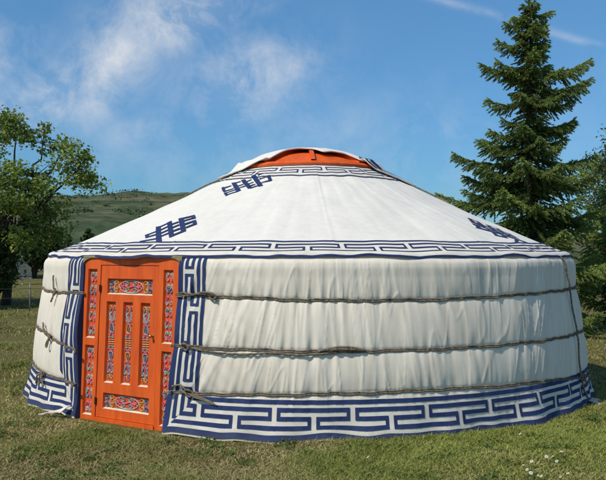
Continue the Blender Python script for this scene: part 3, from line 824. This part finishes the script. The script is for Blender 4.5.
def leafcol(n, dark=.6, light=1.25, yellow=.12):
    k = rng.uniform(dark, light, n)[:, None]*np.ones((1, 3))
    y = rng.random(n) < yellow
    k[y] *= np.array([1.5, 1.15, .7]); return k
def inpoly(p, poly):
    x, y = p[:, 0], p[:, 1]; r = np.zeros(len(p), bool); n = len(poly)
    for i in range(n):
        x0, y0 = poly[i]; x1, y1 = poly[(i+1) % n]
        c = ((y0 > y) != (y1 > y)) & (x < (x1-x0)*(y-y0)/(y1-y0+1e-12)+x0); r ^= c
    return r
def limb(p0, p1, sag=.15, n=8, wob=.06):
    s = np.linspace(0, 1, n)[:, None]; p0 = np.asarray(p0); p1 = np.asarray(p1); L = np.linalg.norm(p1-p0)
    P = p0+(p1-p0)*s; P[:, 2] += sag*L*np.sin(s[:, 0]*math.pi)*.6
    w = rng.standard_normal((n, 3))*wob*L*.25; w[0] = 0; w[-1] = 0; return P+w

# scrub and hedge lines scattered over the hillside
sm = MB(); P = []; Cc = []
for i in range(775):
    if i < 420:
        x = rng.uniform(-260, 60); y = rng.uniform(170, 470)
        if sample(hn, np.array([x*.5]), np.array([y*.5]))[0] < .1: continue
    elif i < 760:
        row = i % 7; x = rng.uniform(-250, 40); y = 210+row*34+.09*x+9*math.sin(x*.03+row)+rng.normal(0, 1.5)
        if math.sin(x*.045+row*2.1) < -.2: continue
    else: x = rng.uniform(-260, 40); y = 432+rng.normal(0, 5)
    z = float(hillz(x, y)); r = rng.uniform(.7, 2.0)*(1.5 if i % 11 == 0 else 1)
    k = 26; P.append(np.array([x, y, z+r*.25])+rng.standard_normal((k, 3))*np.array([r*1.0, r*.8, r*.32])); Cc.append(leafcol(k)*rng.uniform(.7, 1.15))
leaves(sm, np.vstack(P), .75, .6, .8, np.vstack(Cc))
tag(sm.build('hillside_scrub', mat('scrub_leaf', (.105, .145, .065), .8, (.08, .115, .05), .05, attr=True, spec=.1), None, smooth=False), 'far scrub and hedge lines dotting the hillside', 'scrub', kind='stuff')

# broad-leaved tree on the left
TD = 25.0; m_px = TD/F
tx, ty = at(6, TD); tz = float(gz(tx, ty))
left = empty('broadleaf_tree', (tx, ty, tz), 'large leafy broad-leaved tree with open crown at the left edge of the meadow', 'tree')
outline = [(8,114),(18,116),(22,126),(30,131),(36,142),(40,128),(45,123),(51,138),(56,136),(62,136),(66,150),(72,150),(77,143),(88,156),(86,160),(84,172),(96,176),(92,181),(84,184),(74,184),(66,190),(56,196),(52,205),(56,214),(58,226),(54,240),(44,250),(36,254),(13,252),(11,286),(-30,290),(-66,262),(-90,220),(-84,180),(-62,150),(-38,130),(-14,124),(0,120)]
pts = np.stack([rng.uniform(-92, 98, 9000), rng.uniform(113, 290, 9000)], -1)
pts = pts[inpoly(pts, outline)]
# open gaps: keep clusters where a smooth noise is high, denser toward the base
cn = smooth_noise((128, 128), (3.2, 3.2), 41)
keep = sample(cn, pts[:, 0]*.5+60, pts[:, 1]*.5) > np.interp(pts[:, 1], [113, 175, 215, 290], [.42, .3, -.6, -1.2])
pts = pts[keep]; pts[:, 0] -= 5; pts = pts[~((pts[:, 0] > 7) & (pts[:, 0] < 40) & (pts[:, 1] > 243))][:470]
# add tips
tips = np.array([(9,116),(12,119),(17,120),(22,128),(27,134),(44,126),(47,131),(60,139),(64,147),(78,146),(84,153),(87,157),(94,177),(88,179),(82,181),(76,176),(42,134),(50,142),(33,140),(8,124),(84,160),(70,160),(64,170),(70,182),(54,150),(40,150)], float)
crown_half = np.interp(pts[:, 1], [113, 140, 190, 250, 290], [.5, 1.5, 2.7, 2.4, 1.4])
cy = rng.uniform(-1, 1, len(pts))*crown_half
cl = np.concatenate([np.stack([CX+(pts[:, 0]-303)/F*TD, -D+TD+cy, CH+(HZ-pts[:, 1])*m_px], -1),
                     np.stack([CX+(tips[:, 0]-303)/F*TD, -D+TD+rng.uniform(-.3, .3, len(tips)), CH+(HZ-tips[:, 1])*m_px], -1)])
nt0 = len(pts)
lm = MB(); Pall = []; Call = []
for i, c in enumerate(cl):
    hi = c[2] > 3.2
    k = (44 if hi else 62) if i < nt0 else 44
    s = .175 if i < nt0 else .12
    p = c+rng.standard_normal((k, 3))*np.array([s, s, s*.75]); Pall.append(p)
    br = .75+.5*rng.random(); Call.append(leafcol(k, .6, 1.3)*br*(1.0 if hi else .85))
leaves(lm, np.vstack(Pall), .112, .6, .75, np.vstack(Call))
lm.build('crown', M['leaf'], left, smooth=False, shift=(tx, ty, tz))
tk = MB(); base = np.array([tx, ty, tz-.05]); fork = base+np.array([.15, 0, 1.7])
tk.tube(np.array([base, base+[.03, .02, .35], base+[.1, -.02, 1.0], fork]), [.17, .14, .13, .12], 10)
hubs = [np.array([CX+(x-303)/F*TD, -D+TD+y, CH+(HZ-z)*m_px]) for x, z, y in ((10, 165, .2), (38, 178, -.4), (55, 182, .3), (-25, 180, .5), (25, 215, -.8), (-5, 215, .9), (45, 225, .6), (-45, 210, -.5), (14, 140, .1), (44, 145, -.2), (75, 170, .2), (30, 200, .5), (-10, 150, -.3), (60, 150, .2))]
for h in hubs: tk.tube(limb(fork, h, .1, 9), np.linspace(.075, .018, 9), 7)
for i in list(range(nt0, len(cl)))+list(range(0, nt0, 3)):
    c = cl[i]; h = min(hubs, key=lambda q: np.linalg.norm(q-c)); tk.tube(limb(h, c, .05, 6), np.linspace(.017, .005, 6), 5)
tk.build('trunk', M['bark'], left, shift=(tx, ty, tz))

def shrub(px, py_top, half_px, depth, name, label, cat, mk='leaf2', n=2600, size=.14, base_py=None, group=None, trunk=True, squash=1.0, sq_d=1.0):
    x, y = at(px, depth); z0 = float(gz(x, y)); top = zat(py_top, depth); hw = half_px/F*depth; h = top-z0
    e = empty(name, (x, y, z0), label, cat, group)
    mb = MB(); P = []; Cc = []
    nc = max(20, n//40)
    for i in range(nc):
        th = rng.uniform(0, 2*math.pi); ph = math.acos(rng.uniform(-.75, 1)); rr = rng.uniform(.55, 1.0)**.6
        rr *= 1+.16*math.sin(3*th+px)+.12*math.sin(5*ph+th)
        c = np.array([hw*rr*math.sin(ph)*math.cos(th), hw*sq_d*rr*math.sin(ph)*math.sin(th), h*.5+h*.46*rr*math.cos(ph)])
        k = n//nc; s = hw*.15
        P.append(c+rng.standard_normal((k, 3))*np.array([s, s, s*.7])); Cc.append(leafcol(k)*rng.uniform(.7, 1.25))
    P = np.vstack(P); P[:, 2] = np.maximum(P[:, 2], .03)
    leaves(mb, P, size, .6, .7, np.vstack(Cc)); mb.build('crown', M[mk], e, smooth=False)
    tk = MB()
    for j in range(5):
        th = j*1.26; tk.tube(limb([.06*math.cos(th), .06*math.sin(th), -.04], [hw*.5*math.cos(th), hw*.5*math.sin(th), h*.62], .1, 7), np.linspace(.05*h/3+.015, .012, 7), 6)
    tk.build('trunk', M['bark'], e); return e
shrub(34, 216, 22, 44, 'leafy_bush', 'dark leafy bush behind the open-crowned tree, beside the grey board', 'bush', 'leaf2', 5200, .2)
shrub(-20, 196, 30, 45, 'leafy_bush', 'tall dark bush behind the trunk of the open-crowned tree at the picture edge', 'bush', 'leaf2', 5000, .17)
shrub(-7, 228, 19, 23.4, 'leafy_bush', 'low dark bush in front of the foot of the open-crowned tree', 'bush', 'leaf2', 3600, .15)
shrub(89, 228, 8, 62, 'round_bush', 'small round dark bush far off below the terraced hillside', 'bush', 'leaf2', 1200, .26)
shrub(66, 238, 10, 58, 'flowering_shrub', 'pale yellowish shrub between the dark bush and the yurt roof', 'bush', 'leaf3', 1500, .22)
shrub(110, 234, 16, 64, 'hedge_bush', 'low green bush just above the left slope of the yurt roof', 'bush', 'leaf2', 1500, .25)
shrub(48, 240, 14, 52, 'hedge_bush', 'low dark bush at the far edge of the meadow, left of the yurt eave', 'bush', 'leaf2', 1600, .22)

# pale tree at the right edge
RD = 23.0
xr, yr = at(640, RD); er = empty('deciduous_tree', (xr, yr, 0), 'pale fine-leaved round tree at the right edge behind the conifer', 'tree')
mb = MB(); P = []; Cc = []
for i in range(420):
    th = rng.uniform(0, 6.283); ph = math.acos(rng.uniform(-.8, 1)); rr = rng.uniform(.35, 1)**.5*(1+.15*math.sin(4*th)+.1*math.sin(6*ph))
    c = np.array([1.55*rr*math.sin(ph)*math.cos(th), 1.6*rr*math.sin(ph)*math.sin(th), 3.15+2.55*rr*math.cos(ph)])
    P.append(c+rng.standard_normal((48, 3))*.15); Cc.append(leafcol(48)*rng.uniform(.75, 1.2))
leaves(mb, np.vstack(P), .085, .6, .6, np.vstack(Cc)); mb.build('crown', M['leaf3'], er, smooth=False)
tk = MB(); tk.tube(np.array([[0, 0, -.05], [.02, 0, .8], [.05, .03, 2.0], [0, 0, 3.6]]), [.16, .12, .10, .05], 9)
for j in range(14):
    th = j*2.4; z0 = 1.0+j*.14; tk.tube(limb([.04, .02, z0], [1.1*math.cos(th), 1.1*math.sin(th), z0+1.2], .1, 7), np.linspace(.045, .01, 7), 5)
tk.build('trunk', M['bark'], er)

# conifer
def conifer(px, py_top, depth, name, label, half, prominent=(), seed=5, zb=.35, dens=1.3):
    """half: list of (py, half width px)"""
    rg = np.random.default_rng(seed)
    x0, y0 = at(px, depth); z0 = float(gz(x0, y0)); H = zat(py_top, depth)-z0
    e = empty(name, (x0, y0, z0), label, 'tree')
    hz_ = np.array([zat(p, depth) for p, _ in half])[::-1]; hw_ = np.array([w/F*depth for _, w in half])[::-1]
    tk = MB(); nz_ = 26; zz2 = np.linspace(-.05, H-.03, nz_)
    tp = np.stack([.02*np.sin(zz2*1.3), .02*np.cos(zz2*1.7), zz2], -1); tk.tube(tp, np.linspace(.125, .006, nz_), 9)
    mb = MB(); NP = []; NDIR = []; NLEN = []; NC = []
    def sprig(p, d, L, bri):
        """a twig with needles all round, hanging a little"""
        n = max(8, int(L/.0040*dens)); s = rg.random(n)**.85
        q = p+d*(s*L)[:, None]; q[:, 2] -= .22*L*s**2
        dv = d*.8+rg.standard_normal((n, 3))*np.array([.45, .45, .30]); dv[:, 2] -= .22; dv /= np.linalg.norm(dv, axis=1, keepdims=True)
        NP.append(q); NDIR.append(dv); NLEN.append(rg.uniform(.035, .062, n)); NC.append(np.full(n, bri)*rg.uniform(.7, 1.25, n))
    def branch(z, th, L, rise, r0):
        n = 12; s = np.linspace(0, 1, n)
        dirh = np.array([math.cos(th), math.sin(th), 0]); side = np.array([-dirh[1], dirh[0], 0])
        P = np.array([0, 0, z])+dirh*(L*s)[:, None]
        P[:, 2] += L*(rise*s - .10*np.sin(s*math.pi) + .06*s**3); P += side*(.06*L*np.sin(s*2.2+th*3))[:, None]
        tk.tube(P, np.linspace(r0, .004, n), 5)
        step = .055/dens**.5; k = int(L*.92/step)
        for i in range(k):
            t = .10+.90*(i+rg.random()*.7)/max(k, 1); t = min(t, 1.0)
            p = np.array([np.interp(t, s, P[:, j]) for j in range(3)])
            tl = min(.55, .36*L+.06)*(1.05-t)**.75*(.35+.9*min(1, t*2.2))*rg.uniform(.6, 1.3)+.05
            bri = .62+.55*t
            for sg in (1, -1):
                d = dirh*rg.uniform(.55, .95)+side*sg*rg.uniform(.5, .95)+np.array([0, 0, rg.uniform(-.30, .04)]); d /= np.linalg.norm(d)
                sprig(p, d, tl, bri)
            if rg.random() < .8:
                d = dirh*.6+np.array([rg.normal()*.25, rg.normal()*.25, -.75]); d /= np.linalg.norm(d); sprig(p, d, tl*.55+.03, bri*.8)
            d = dirh*.8+np.array([0, 0, .4])+rg.normal(size=3)*.2; sprig(p, d/np.linalg.norm(d), .10, bri*1.12)  # upward sprigs tinted lighter, hanging ones darker: top light put into the tint
    z = zb; k = 0; ang = 0
    while z < H-.15:
        f = z/H
        nb = int(rg.integers(6, 9)) if f < .75 else int(rg.integers(5, 7))
        ang += .7
        for j in range(nb):
            zb_ = z+rg.normal()*.11; L = float(np.interp(zb_+z0, hz_, hw_))*rg.uniform(.38, 1.08)
            th = ang+j*2*math.pi/nb+rg.normal()*.22
            if L > .05: branch(min(zb_, H-.06), th, L, rg.uniform(-.02, .10)+.22*f**3, .011+.016*(1-f))
        z += np.interp(f, [0, .5, 1], [.46, .47, .22])*rg.uniform(.8, 1.2)
    for (tipx, tipy, rise) in prominent:
        zt = zat(tipy, depth)-z0; dx = (tipx-px)/F*depth; th = 0. if dx > 0 else math.pi; th += rg.uniform(-.35, .1)
        L = abs(dx)/max(.75, abs(math.cos(th))); branch(zt-L*(rise+.10), th, L, rise, .02)
    for q in range(int(H*150)):
        zq = rg.uniform(zb, H-.3); th = rg.uniform(0, 6.283); Lq = float(np.interp(zq+z0, hz_, hw_))*rg.uniform(.2, .55)
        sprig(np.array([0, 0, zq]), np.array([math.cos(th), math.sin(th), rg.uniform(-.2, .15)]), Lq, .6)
    sprig(np.array([0, 0, H-.3]), np.array([0, 0, 1.]), .32, 1.1)
    for j in range(8): sprig(np.array([0, 0, H-.32+j*.03]), np.array([math.cos(j*2.4)*.6, math.sin(j*2.4)*.6, .75]), .11, 1.05)
    Pn = np.vstack(NP); Dn = np.vstack(NDIR); Ln = np.concatenate(NLEN)[:, None]; Cn = np.concatenate(NC)
    n = len(Pn); sd = np.cross(Dn, rg.standard_normal((n, 3))); sd /= np.linalg.norm(sd, axis=1, keepdims=True)
    V = np.stack([Pn-sd*.0095, Pn+sd*.0095, Pn+Dn*Ln], 1)
    I = np.arange(n)[:, None]*3
    cc = np.repeat(Cn[:, None]*np.ones((1, 3)), 3, axis=0)
    tipm = np.tile(np.array([0, 0, 1.]), n)[:, None]; cc = cc*(1+tipm*np.array([.22, .2, .0]))  # needle tips coloured lighter, painting in the lit tops of the tiers
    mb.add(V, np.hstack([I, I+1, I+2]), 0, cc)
    print(name, 'needles', n)
    mb.build('crown', M['needle'], e, smooth=False); tk.build('trunk', M['bark'], e)
    return e
conifer(530, -7, 16.5, 'conifer', 'tall dark green conifer with layered branches behind the right side of the yurt',
        [(-8, 3), (10, 14), (30, 24), (60, 33), (100, 38), (125, 46), (150, 56), (190, 72), (230, 88), (270, 98), (320, 94)],
        [(553, 8, .18), (588, 58, .10), (586, 78, .06), (482, 61, .05), (488, 97, .02), (455, 150, -.02), (442, 187, -.02), (600, 150, .0), (498, 38, .1), (570, 100, .0), (490, 128, .05), (575, 118, .1), (468, 172, .0), (598, 172, .02), (604, 205, 0.), (450, 212, .0), (575, 85, .04), (548, 30, .12), (507, 20, .06)], 5)
conifer(634, 176, 18.6, 'conifer', 'low spreading conifer at the right edge beside the tall layered one',
        [(170, 4), (195, 34), (220, 58), (245, 74), (280, 82), (322, 80)], [], 9, .12, 1.1)

# ------------------------------------------------------------------ board and fence
bd = empty('notice_board', (*at(22, 38), float(gz(*at(22, 38)))), 'weathered grey slatted board with cut corner on a thin pale post under the left tree', 'board')
BD = 38.0; mp_ = BD/F; BZ = float(gz(*at(22, 38)))
def zb_at(py): return zat(py, BD)-BZ
for i, (y0, y1, xl, xr_) in enumerate([(257, 261.6, 14.6, 24.5), (262, 266.6, 14.6, 29.5), (267, 271.6, 14.6, 31.5), (272, 276.4, 11.0, 32.0)]):
    s = MB(); x0 = (xl-22)*mp_; x1 = (xr_-22)*mp_; za = zb_at(y1); zb2 = zb_at(y0); cut = (3.5 if i < 2 else 0)*mp_
    V = [(x0, -.02, za), (x1, -.02, za), (x1-cut, -.02, zb2), (x0, -.02, zb2)]; V2 = [(a, .012, c) for a, b, c in V]
    s.add(V+V2, [[0, 1, 2, 3], [7, 6, 5, 4], [0, 4, 5, 1], [1, 5, 6, 2], [2, 6, 7, 3], [3, 7, 4, 0]]); s.build('slat', M['board'], bd, smooth=False)
s = MB(); s.box(((14.2-22)*mp_, -.005, (zb_at(255)+zb_at(278))/2), (.016, .03, (zb_at(255)-zb_at(278))/2)); s.build('edge_strip', M['pale'], bd, smooth=False)
s = MB(); s.box((0, .06, zb_at(256)/2-.05), (.028, .028, zb_at(256)/2+.05)); s.build('post', M['pale'], bd, smooth=False)
s = MB(); s.box((0, -.01, zb_at(278)), (.5, .06, .03)); s.build('ledge', M['post'], bd, smooth=False)

fe = empty('wire_fence', (*at(20, 22.5), 0), 'low wire fence with thin dark posts across the meadow at left', 'fence')
FD = 22.5; fx0 = -6.5; fx1 = 3.0
nfx = 8
for i in range(nfx):
    x = fx0+(fx1-fx0)*i/(nfx-1); s = MB(); s.tube(np.array([[x, .02*math.sin(i*7), -.05], [x+.01*math.sin(i*3), 0, .4], [x+.02*math.sin(i*5), .01, .76+.03*math.sin(i*4)]]), [.022, .022, .02], 7); s.build('post', M['post'], fe)
for zf in (.64, .38):
    s = MB(); xs = np.linspace(fx0, fx1, 60); sag = -.025*np.abs(np.sin((xs-fx0)/(fx1-fx0)*math.pi*(nfx-1)))
    s.tube(np.stack([xs, 0*xs-.022, zf+sag], -1), .006, 5); s.build('wire', M['wire'], fe)

# ------------------------------------------------------------------ grass
def grass():
    n1 = smooth_noise((256, 256), (3, 3), 51); n2 = smooth_noise((256, 256), (9, 9), 52); n3 = smooth_noise((256, 256), (1.2, 1.2), 53)
    mb = MB()
    def emit(n, dlo, dhi, hmul, wmul, pw=1.0, ring=False):
        if ring:
            a = np.radians(rng.uniform(-95, 95, n)); r = 3.36+np.abs(rng.normal(0, .09, n))+.02; x = r*np.sin(a); y = -r*np.cos(a)
        else:
            d = dlo+(dhi-dlo)*rng.random(n)**pw
            px = rng.uniform(-45, 651, n); x = CX+(px-303)/F*d; y = -D+d
        ok = np.hypot(x, y) > 3.36; x = x[ok]; y = y[ok]; n = len(x)
        c1 = sample(n1, x*9, y*9); c2 = sample(n2, x*9, y*9); c3 = sample(n3, x*9, y*9)
        ok = rng.random(n) < np.clip(.75+.35*c1+.25*c3, .12, 1) if not ring else rng.random(n) < np.clip(.4+.5*c1, .05, 1)
        x, y, c1, c2, c3 = x[ok], y[ok], c1[ok], c2[ok], c3[ok]; n = len(x)
        dry = np.clip(.47 - .13*c2 - .28*c1 - .17*c3 + .20*rng.standard_normal(n), 0, 1)
        h = (.024+.012*np.clip(c1, -1, 2)+.010*np.abs(rng.standard_normal(n)))*hmul
        w = rng.uniform(.0022, .0046, n)*wmul
        an = rng.uniform(0, 2*math.pi, n); ln = rng.uniform(.2, 1.5, n)*h*(1+.6*dry)
        z = gz(x, y)
        b = np.stack([x, y, z-.004], -1); di = np.stack([np.cos(an), np.sin(an), 0*an], -1)
        an2 = rng.uniform(0, 2*math.pi, n); sd = np.stack([np.cos(an2), np.sin(an2), 0*an], -1)*w[:, None]
        up = np.zeros((n, 3)); up[:, 2] = h
        mid = b+up*.6+di*(ln*.35)[:, None]; tip = b+up*(1-.25*rng.random(n))[:, None]+di*ln[:, None]
        V = np.stack([b-sd, b+sd, mid-sd*.8, mid+sd*.8, tip], 1)
        green = np.array([.295, .315, .078]); straw = np.array([.68, .54, .27]); 
        col = green[None]*(1-dry[:, None])+straw[None]*dry[:, None]
        col = col*rng.uniform(.6, 1.3, n)[:, None]*(1+.10*c2[:, None])
        rd = rng.random(n) < np.clip(.02+.07*(-c1-c2), 0, .2); col[rd] = np.array([.30, .17, .085])
        I = np.arange(n)[:, None]*5
        cc = np.repeat(col, 5, axis=0); 
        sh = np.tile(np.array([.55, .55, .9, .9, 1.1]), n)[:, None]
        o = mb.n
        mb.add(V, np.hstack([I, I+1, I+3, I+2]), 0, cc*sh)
        T = np.hstack([I+2, I+3, I+4])+o; mb.f.append(T); mb.m.append(np.zeros(len(T), int))
    emit(260000, 5.2, 9.5, 1.0, 1.0, 1.15)
    emit(70000, 8.5, 18, 1.2, 1.8, 1.2)
    emit(26000, 16, 34, 1.7, 3.5, 1.2)
    emit(9000, 0, 0, 1.35, 1.0, ring=True)
    # loose tufts and low broad-leaved weeds
    for q in range(170):
        d = rng.uniform(5.4, 10); px = rng.uniform(-20, 630); x, y = at(px, d)
        if math.hypot(x, y) < 3.42: continue
        k = 60; p = np.stack([x+rng.normal(0, .05, k), y+rng.normal(0, .05, k), rng.uniform(.01, .045, k)], -1)
        cc = np.array([.13, .18, .045])*rng.uniform(.7, 1.4, (k, 1)); leaves(mb, p, .026, .9, .6, cc)
    o = mb.build('short_grass', M['grass'], None, smooth=False)
    tag(o, 'short patchy green and straw coloured grass around the yurt', 'grass', kind='stuff')
grass()

# ------------------------------------------------------------------ wild flowers
def flower(x, y, label, group, hgt=.05, rad=.02, lean=0):
    e = empty('wildflower', (x, y, float(gz(x, y))), label, 'flower', group)
    s = MB(); tip = np.array([.012*math.cos(lean), .012*math.sin(lean), hgt]); s.tube(np.array([[0, 0, -.004], tip*.5+[.003, 0, 0], tip]), .0016, 5); s.build('stem', M['stem'], e)
    p = MB(); tilt = np.array([-.35+.35*math.cos(lean*2.3), -.35+.3*math.sin(lean*1.9), .7]); tilt /= np.linalg.norm(tilt)
    ax = np.cross(tilt, [0, 0, 1.]); ax /= np.linalg.norm(ax); ay = np.cross(tilt, ax)
    for j in range(11):
        t = j*2*math.pi/11; d = ax*math.cos(t)+ay*math.sin(t); q = np.cross(tilt, d)
        p.add([tip+d*.003-q*.002, tip+d*.003+q*.002, tip+d*rad*.7+q*.0056+tilt*.003, tip+d*rad+tilt*.001, tip+d*rad*.7-q*.0056+tilt*.003], [[0, 1, 2, 3, 4]])
    p.build('petals', M['petal'], e, smooth=False)
    c = MB(); t8 = np.linspace(0, 2*math.pi, 8, endpoint=False)
    c.grid(np.stack([tip+tilt*hh_+rr3*(np.cos(t8)[:, None]*ax+np.sin(t8)[:, None]*ay) for rr3, hh_ in ((.006, .001), (.005, .004), (.001, .006))], 0), cv=True); c.build('flower_centre', M['yolk'], e)
for i, (fx, fy) in enumerate([(521,464),(526.6,470),(532,462.4),(536,474),(539,476.5),(546.7,458),(552.5,455),(554,461),(560,453),(561,476),(566.5,473),(528,474)]):
    d = (CH-.05)*F/(fy-HZ); x, y = at(fx, d)
    flower(x, y, 'small white wildflower in the loose patch of flowers in the right foreground grass', 'white wildflowers in the right foreground', .05+.008*(i % 3), .009+.003*(i % 3), i*1.7)
for fx, fy, lb in ((519, 434, 'lone white wildflower close to the right part of the yurt hem'), (367, 457, 'lone white wildflower in the grass in front of the middle of the yurt')):
    d = (CH-.04)*F/(fy-HZ); x, y = at(fx, d); flower(x, y, lb, None, .045, .014, 1.)

# ------------------------------------------------------------------ sky, sun, camera
SAZ, SEL = 52.0, 50.0                    # sun is to the left and in front of the yurt
sdir = Vector((-math.sin(R_(SAZ))*math.cos(R_(SEL)), -math.cos(R_(SAZ))*math.cos(R_(SEL)), math.sin(R_(SEL))))
sun = bpy.data.lights.new('sun', 'SUN'); sun.energy = 3.5; sun.angle = R_(.5); sun.color = (1, .94, .84)
so = bpy.data.objects.new('sun', sun); C.objects.link(so); so.rotation_euler = sdir.to_track_quat('Z', 'Y').to_euler(); so.location = (-10, -8, 15)

w = bpy.data.worlds.new('World'); bpy.context.scene.world = w; w.use_nodes = True
nt = w.node_tree; n = nt.nodes; L = nt.links.new
bg = n['Background']; bg.inputs[1].default_value = .112
sky = n.new('ShaderNodeTexSky'); sky.sky_type = 'NISHITA'; sky.sun_disc = False; sky.sun_elevation = R_(SEL); sky.sun_rotation = R_(180+SAZ)
sky.air_density = 1.0; sky.dust_density = .4; sky.ozone_density = 2.0
tc = n.new('ShaderNodeTexCoord'); sp = n.new('ShaderNodeSeparateXYZ'); L(tc.outputs['Generated'], sp.inputs[0])
def mth(op, a, b=None, c=None, clamp=False):
    m_ = n.new('ShaderNodeMath'); m_.operation = op; m_.use_clamp = clamp
    for i, v in enumerate((a, b, c)):
        if v is None: continue
        if isinstance(v, (int, float)): m_.inputs[i].default_value = v
        else: L(v, m_.inputs[i])
    return m_.outputs[0]
ysafe = mth('MAXIMUM', sp.outputs[1], .05)
U = mth('DIVIDE', sp.outputs[0], ysafe); V = mth('DIVIDE', sp.outputs[2], ysafe)
front = mth('GREATER_THAN', sp.outputs[1], .05)
def blob(px, py, sx, sy, ang=0):
    u0 = (px-303)/F; v0 = (HZ-py)/F; c, s = math.cos(ang), math.sin(ang)
    du = mth('SUBTRACT', U, u0); dv = mth('SUBTRACT', V, v0)
    a = mth('ADD', mth('MULTIPLY', du, c*F/sx), mth('MULTIPLY', dv, s*F/sx)); b = mth('ADD', mth('MULTIPLY', du, -s*F/sy), mth('MULTIPLY', dv, c*F/sy))
    return mth('EXPONENT', mth('MULTIPLY', mth('ADD', mth('MULTIPLY', a, a), mth('MULTIPLY', b, b)), -1))
nz = n.new('ShaderNodeTexNoise'); nz.inputs['Scale'].default_value = 14; nz.inputs['Detail'].default_value = 12; nz.inputs['Roughness'].default_value = .66; nz.inputs['Distortion'].default_value = .35; L(tc.outputs['Generated'], nz.inputs['Vector'])
nz2 = n.new('ShaderNodeTexNoise'); nz2.inputs['Scale'].default_value = 3.2; nz2.inputs['Detail'].default_value = 7; L(tc.outputs['Generated'], nz2.inputs['Vector'])
mask = None
for args, k in (((172, 14, 84, 38, .35), 1.2), ((110, 64, 84, 38, .8), 1.15), ((44, 98, 84, 32, .35), 1.1), ((248, 80, 74, 44, .25), .95), ((150, 128, 70, 22, .2), .5), ((-20, 60, 60, 40, .4), .8), ((440, 132, 50, 20, .1), .42), ((300, 150, 320, 60, 0), .34), ((-140, 60, 90, 70, 0), .8), ((780, 90, 130, 60, 0), .6)):
    b_ = mth('MULTIPLY', blob(*args), k); mask = b_ if mask is None else mth('MAXIMUM', mask, b_)
mask = mth('MULTIPLY', mask, front)
gen = n.new('ShaderNodeMapRange'); gen.inputs[1].default_value = .52; gen.inputs[2].default_value = .72; gen.inputs[4].default_value = .7; L(nz2.outputs['Fac'], gen.inputs[0])
back = mth('MULTIPLY', gen.outputs[0], mth('SUBTRACT', 1, front))
cr = n.new('ShaderNodeMapRange'); cr.inputs[1].default_value = .39; cr.inputs[2].default_value = .67; L(nz.outputs['Fac'], cr.inputs[0])
cl_ = mth('ADD', mth('MULTIPLY', mask, mth('ADD', mth('MULTIPLY', cr.outputs[0], .85), mth('MULTIPLY', mask, .15))), back, clamp=True)
cl_ = mth('MULTIPLY', cl_, .85)
# vapour trail high on the right
x0, z0 = (430-303)/F, (HZ+6)/F; x1, z1 = (606-303)/F, (HZ-46)/F
ll = math.hypot(x1-x0, z1-z0); nx_, nz_ = -(z1-z0)/ll, (x1-x0)/ll
dist = mth('ADD', mth('MULTIPLY', mth('SUBTRACT', U, x0), nx_), mth('MULTIPLY', mth('SUBTRACT', V, z0), nz_))
dist = mth('ADD', dist, mth('MULTIPLY', mth('SUBTRACT', nz.outputs['Fac'], .5), .010))
tr_ = mth('EXPONENT', mth('MULTIPLY', mth('MULTIPLY', dist, dist), -1/(.0055**2)))
tr_ = mth('MULTIPLY', mth('MULTIPLY', tr_, front), mth('MULTIPLY', cr.outputs[0], .30))
cl_ = mth('MAXIMUM', cl_, tr_)
tint = n.new('ShaderNodeMix'); tint.data_type = 'RGBA'; tint.blend_type = 'MULTIPLY'; tint.inputs[0].default_value = 1; L(sky.outputs[0], tint.inputs[6]); tint.inputs[7].default_value = (.60, .98, 1.16, 1)
low = n.new('ShaderNodeMapRange'); low.inputs[1].default_value = 0; low.inputs[2].default_value = .34; low.inputs[3].default_value = 1; low.inputs[4].default_value = 0; L(sp.outputs[2], low.inputs[0])
dk = n.new('ShaderNodeMix'); dk.data_type = 'RGBA'; dk.blend_type = 'MULTIPLY'; L(low.outputs[0], dk.inputs[0]); L(tint.outputs[2], dk.inputs[6]); dk.inputs[7].default_value = (.50, .58, .72, 1)
mx = n.new('ShaderNodeMix'); mx.data_type = 'RGBA'; L(cl_, mx.inputs[0]); L(dk.outputs[2], mx.inputs[6]); mx.inputs[7].default_value = (6.3, 6.6, 7.0, 1)
L(mx.outputs[2], bg.inputs[0])

cam = bpy.data.cameras.new('camera'); co = bpy.data.objects.new('camera', cam); C.objects.link(co)
cam.sensor_width = 36; cam.lens = 36*F/606; cam.clip_end = 3000; cam.clip_start = .05
co.location = (CX, -D, CH); co.rotation_euler = (R_(90)+math.atan((HZ-240)/F), 0, 0)
sc = bpy.context.scene; sc.camera = co
sc.view_settings.view_transform = 'Standard'; sc.view_settings.look = 'None'; sc.view_settings.exposure = 0
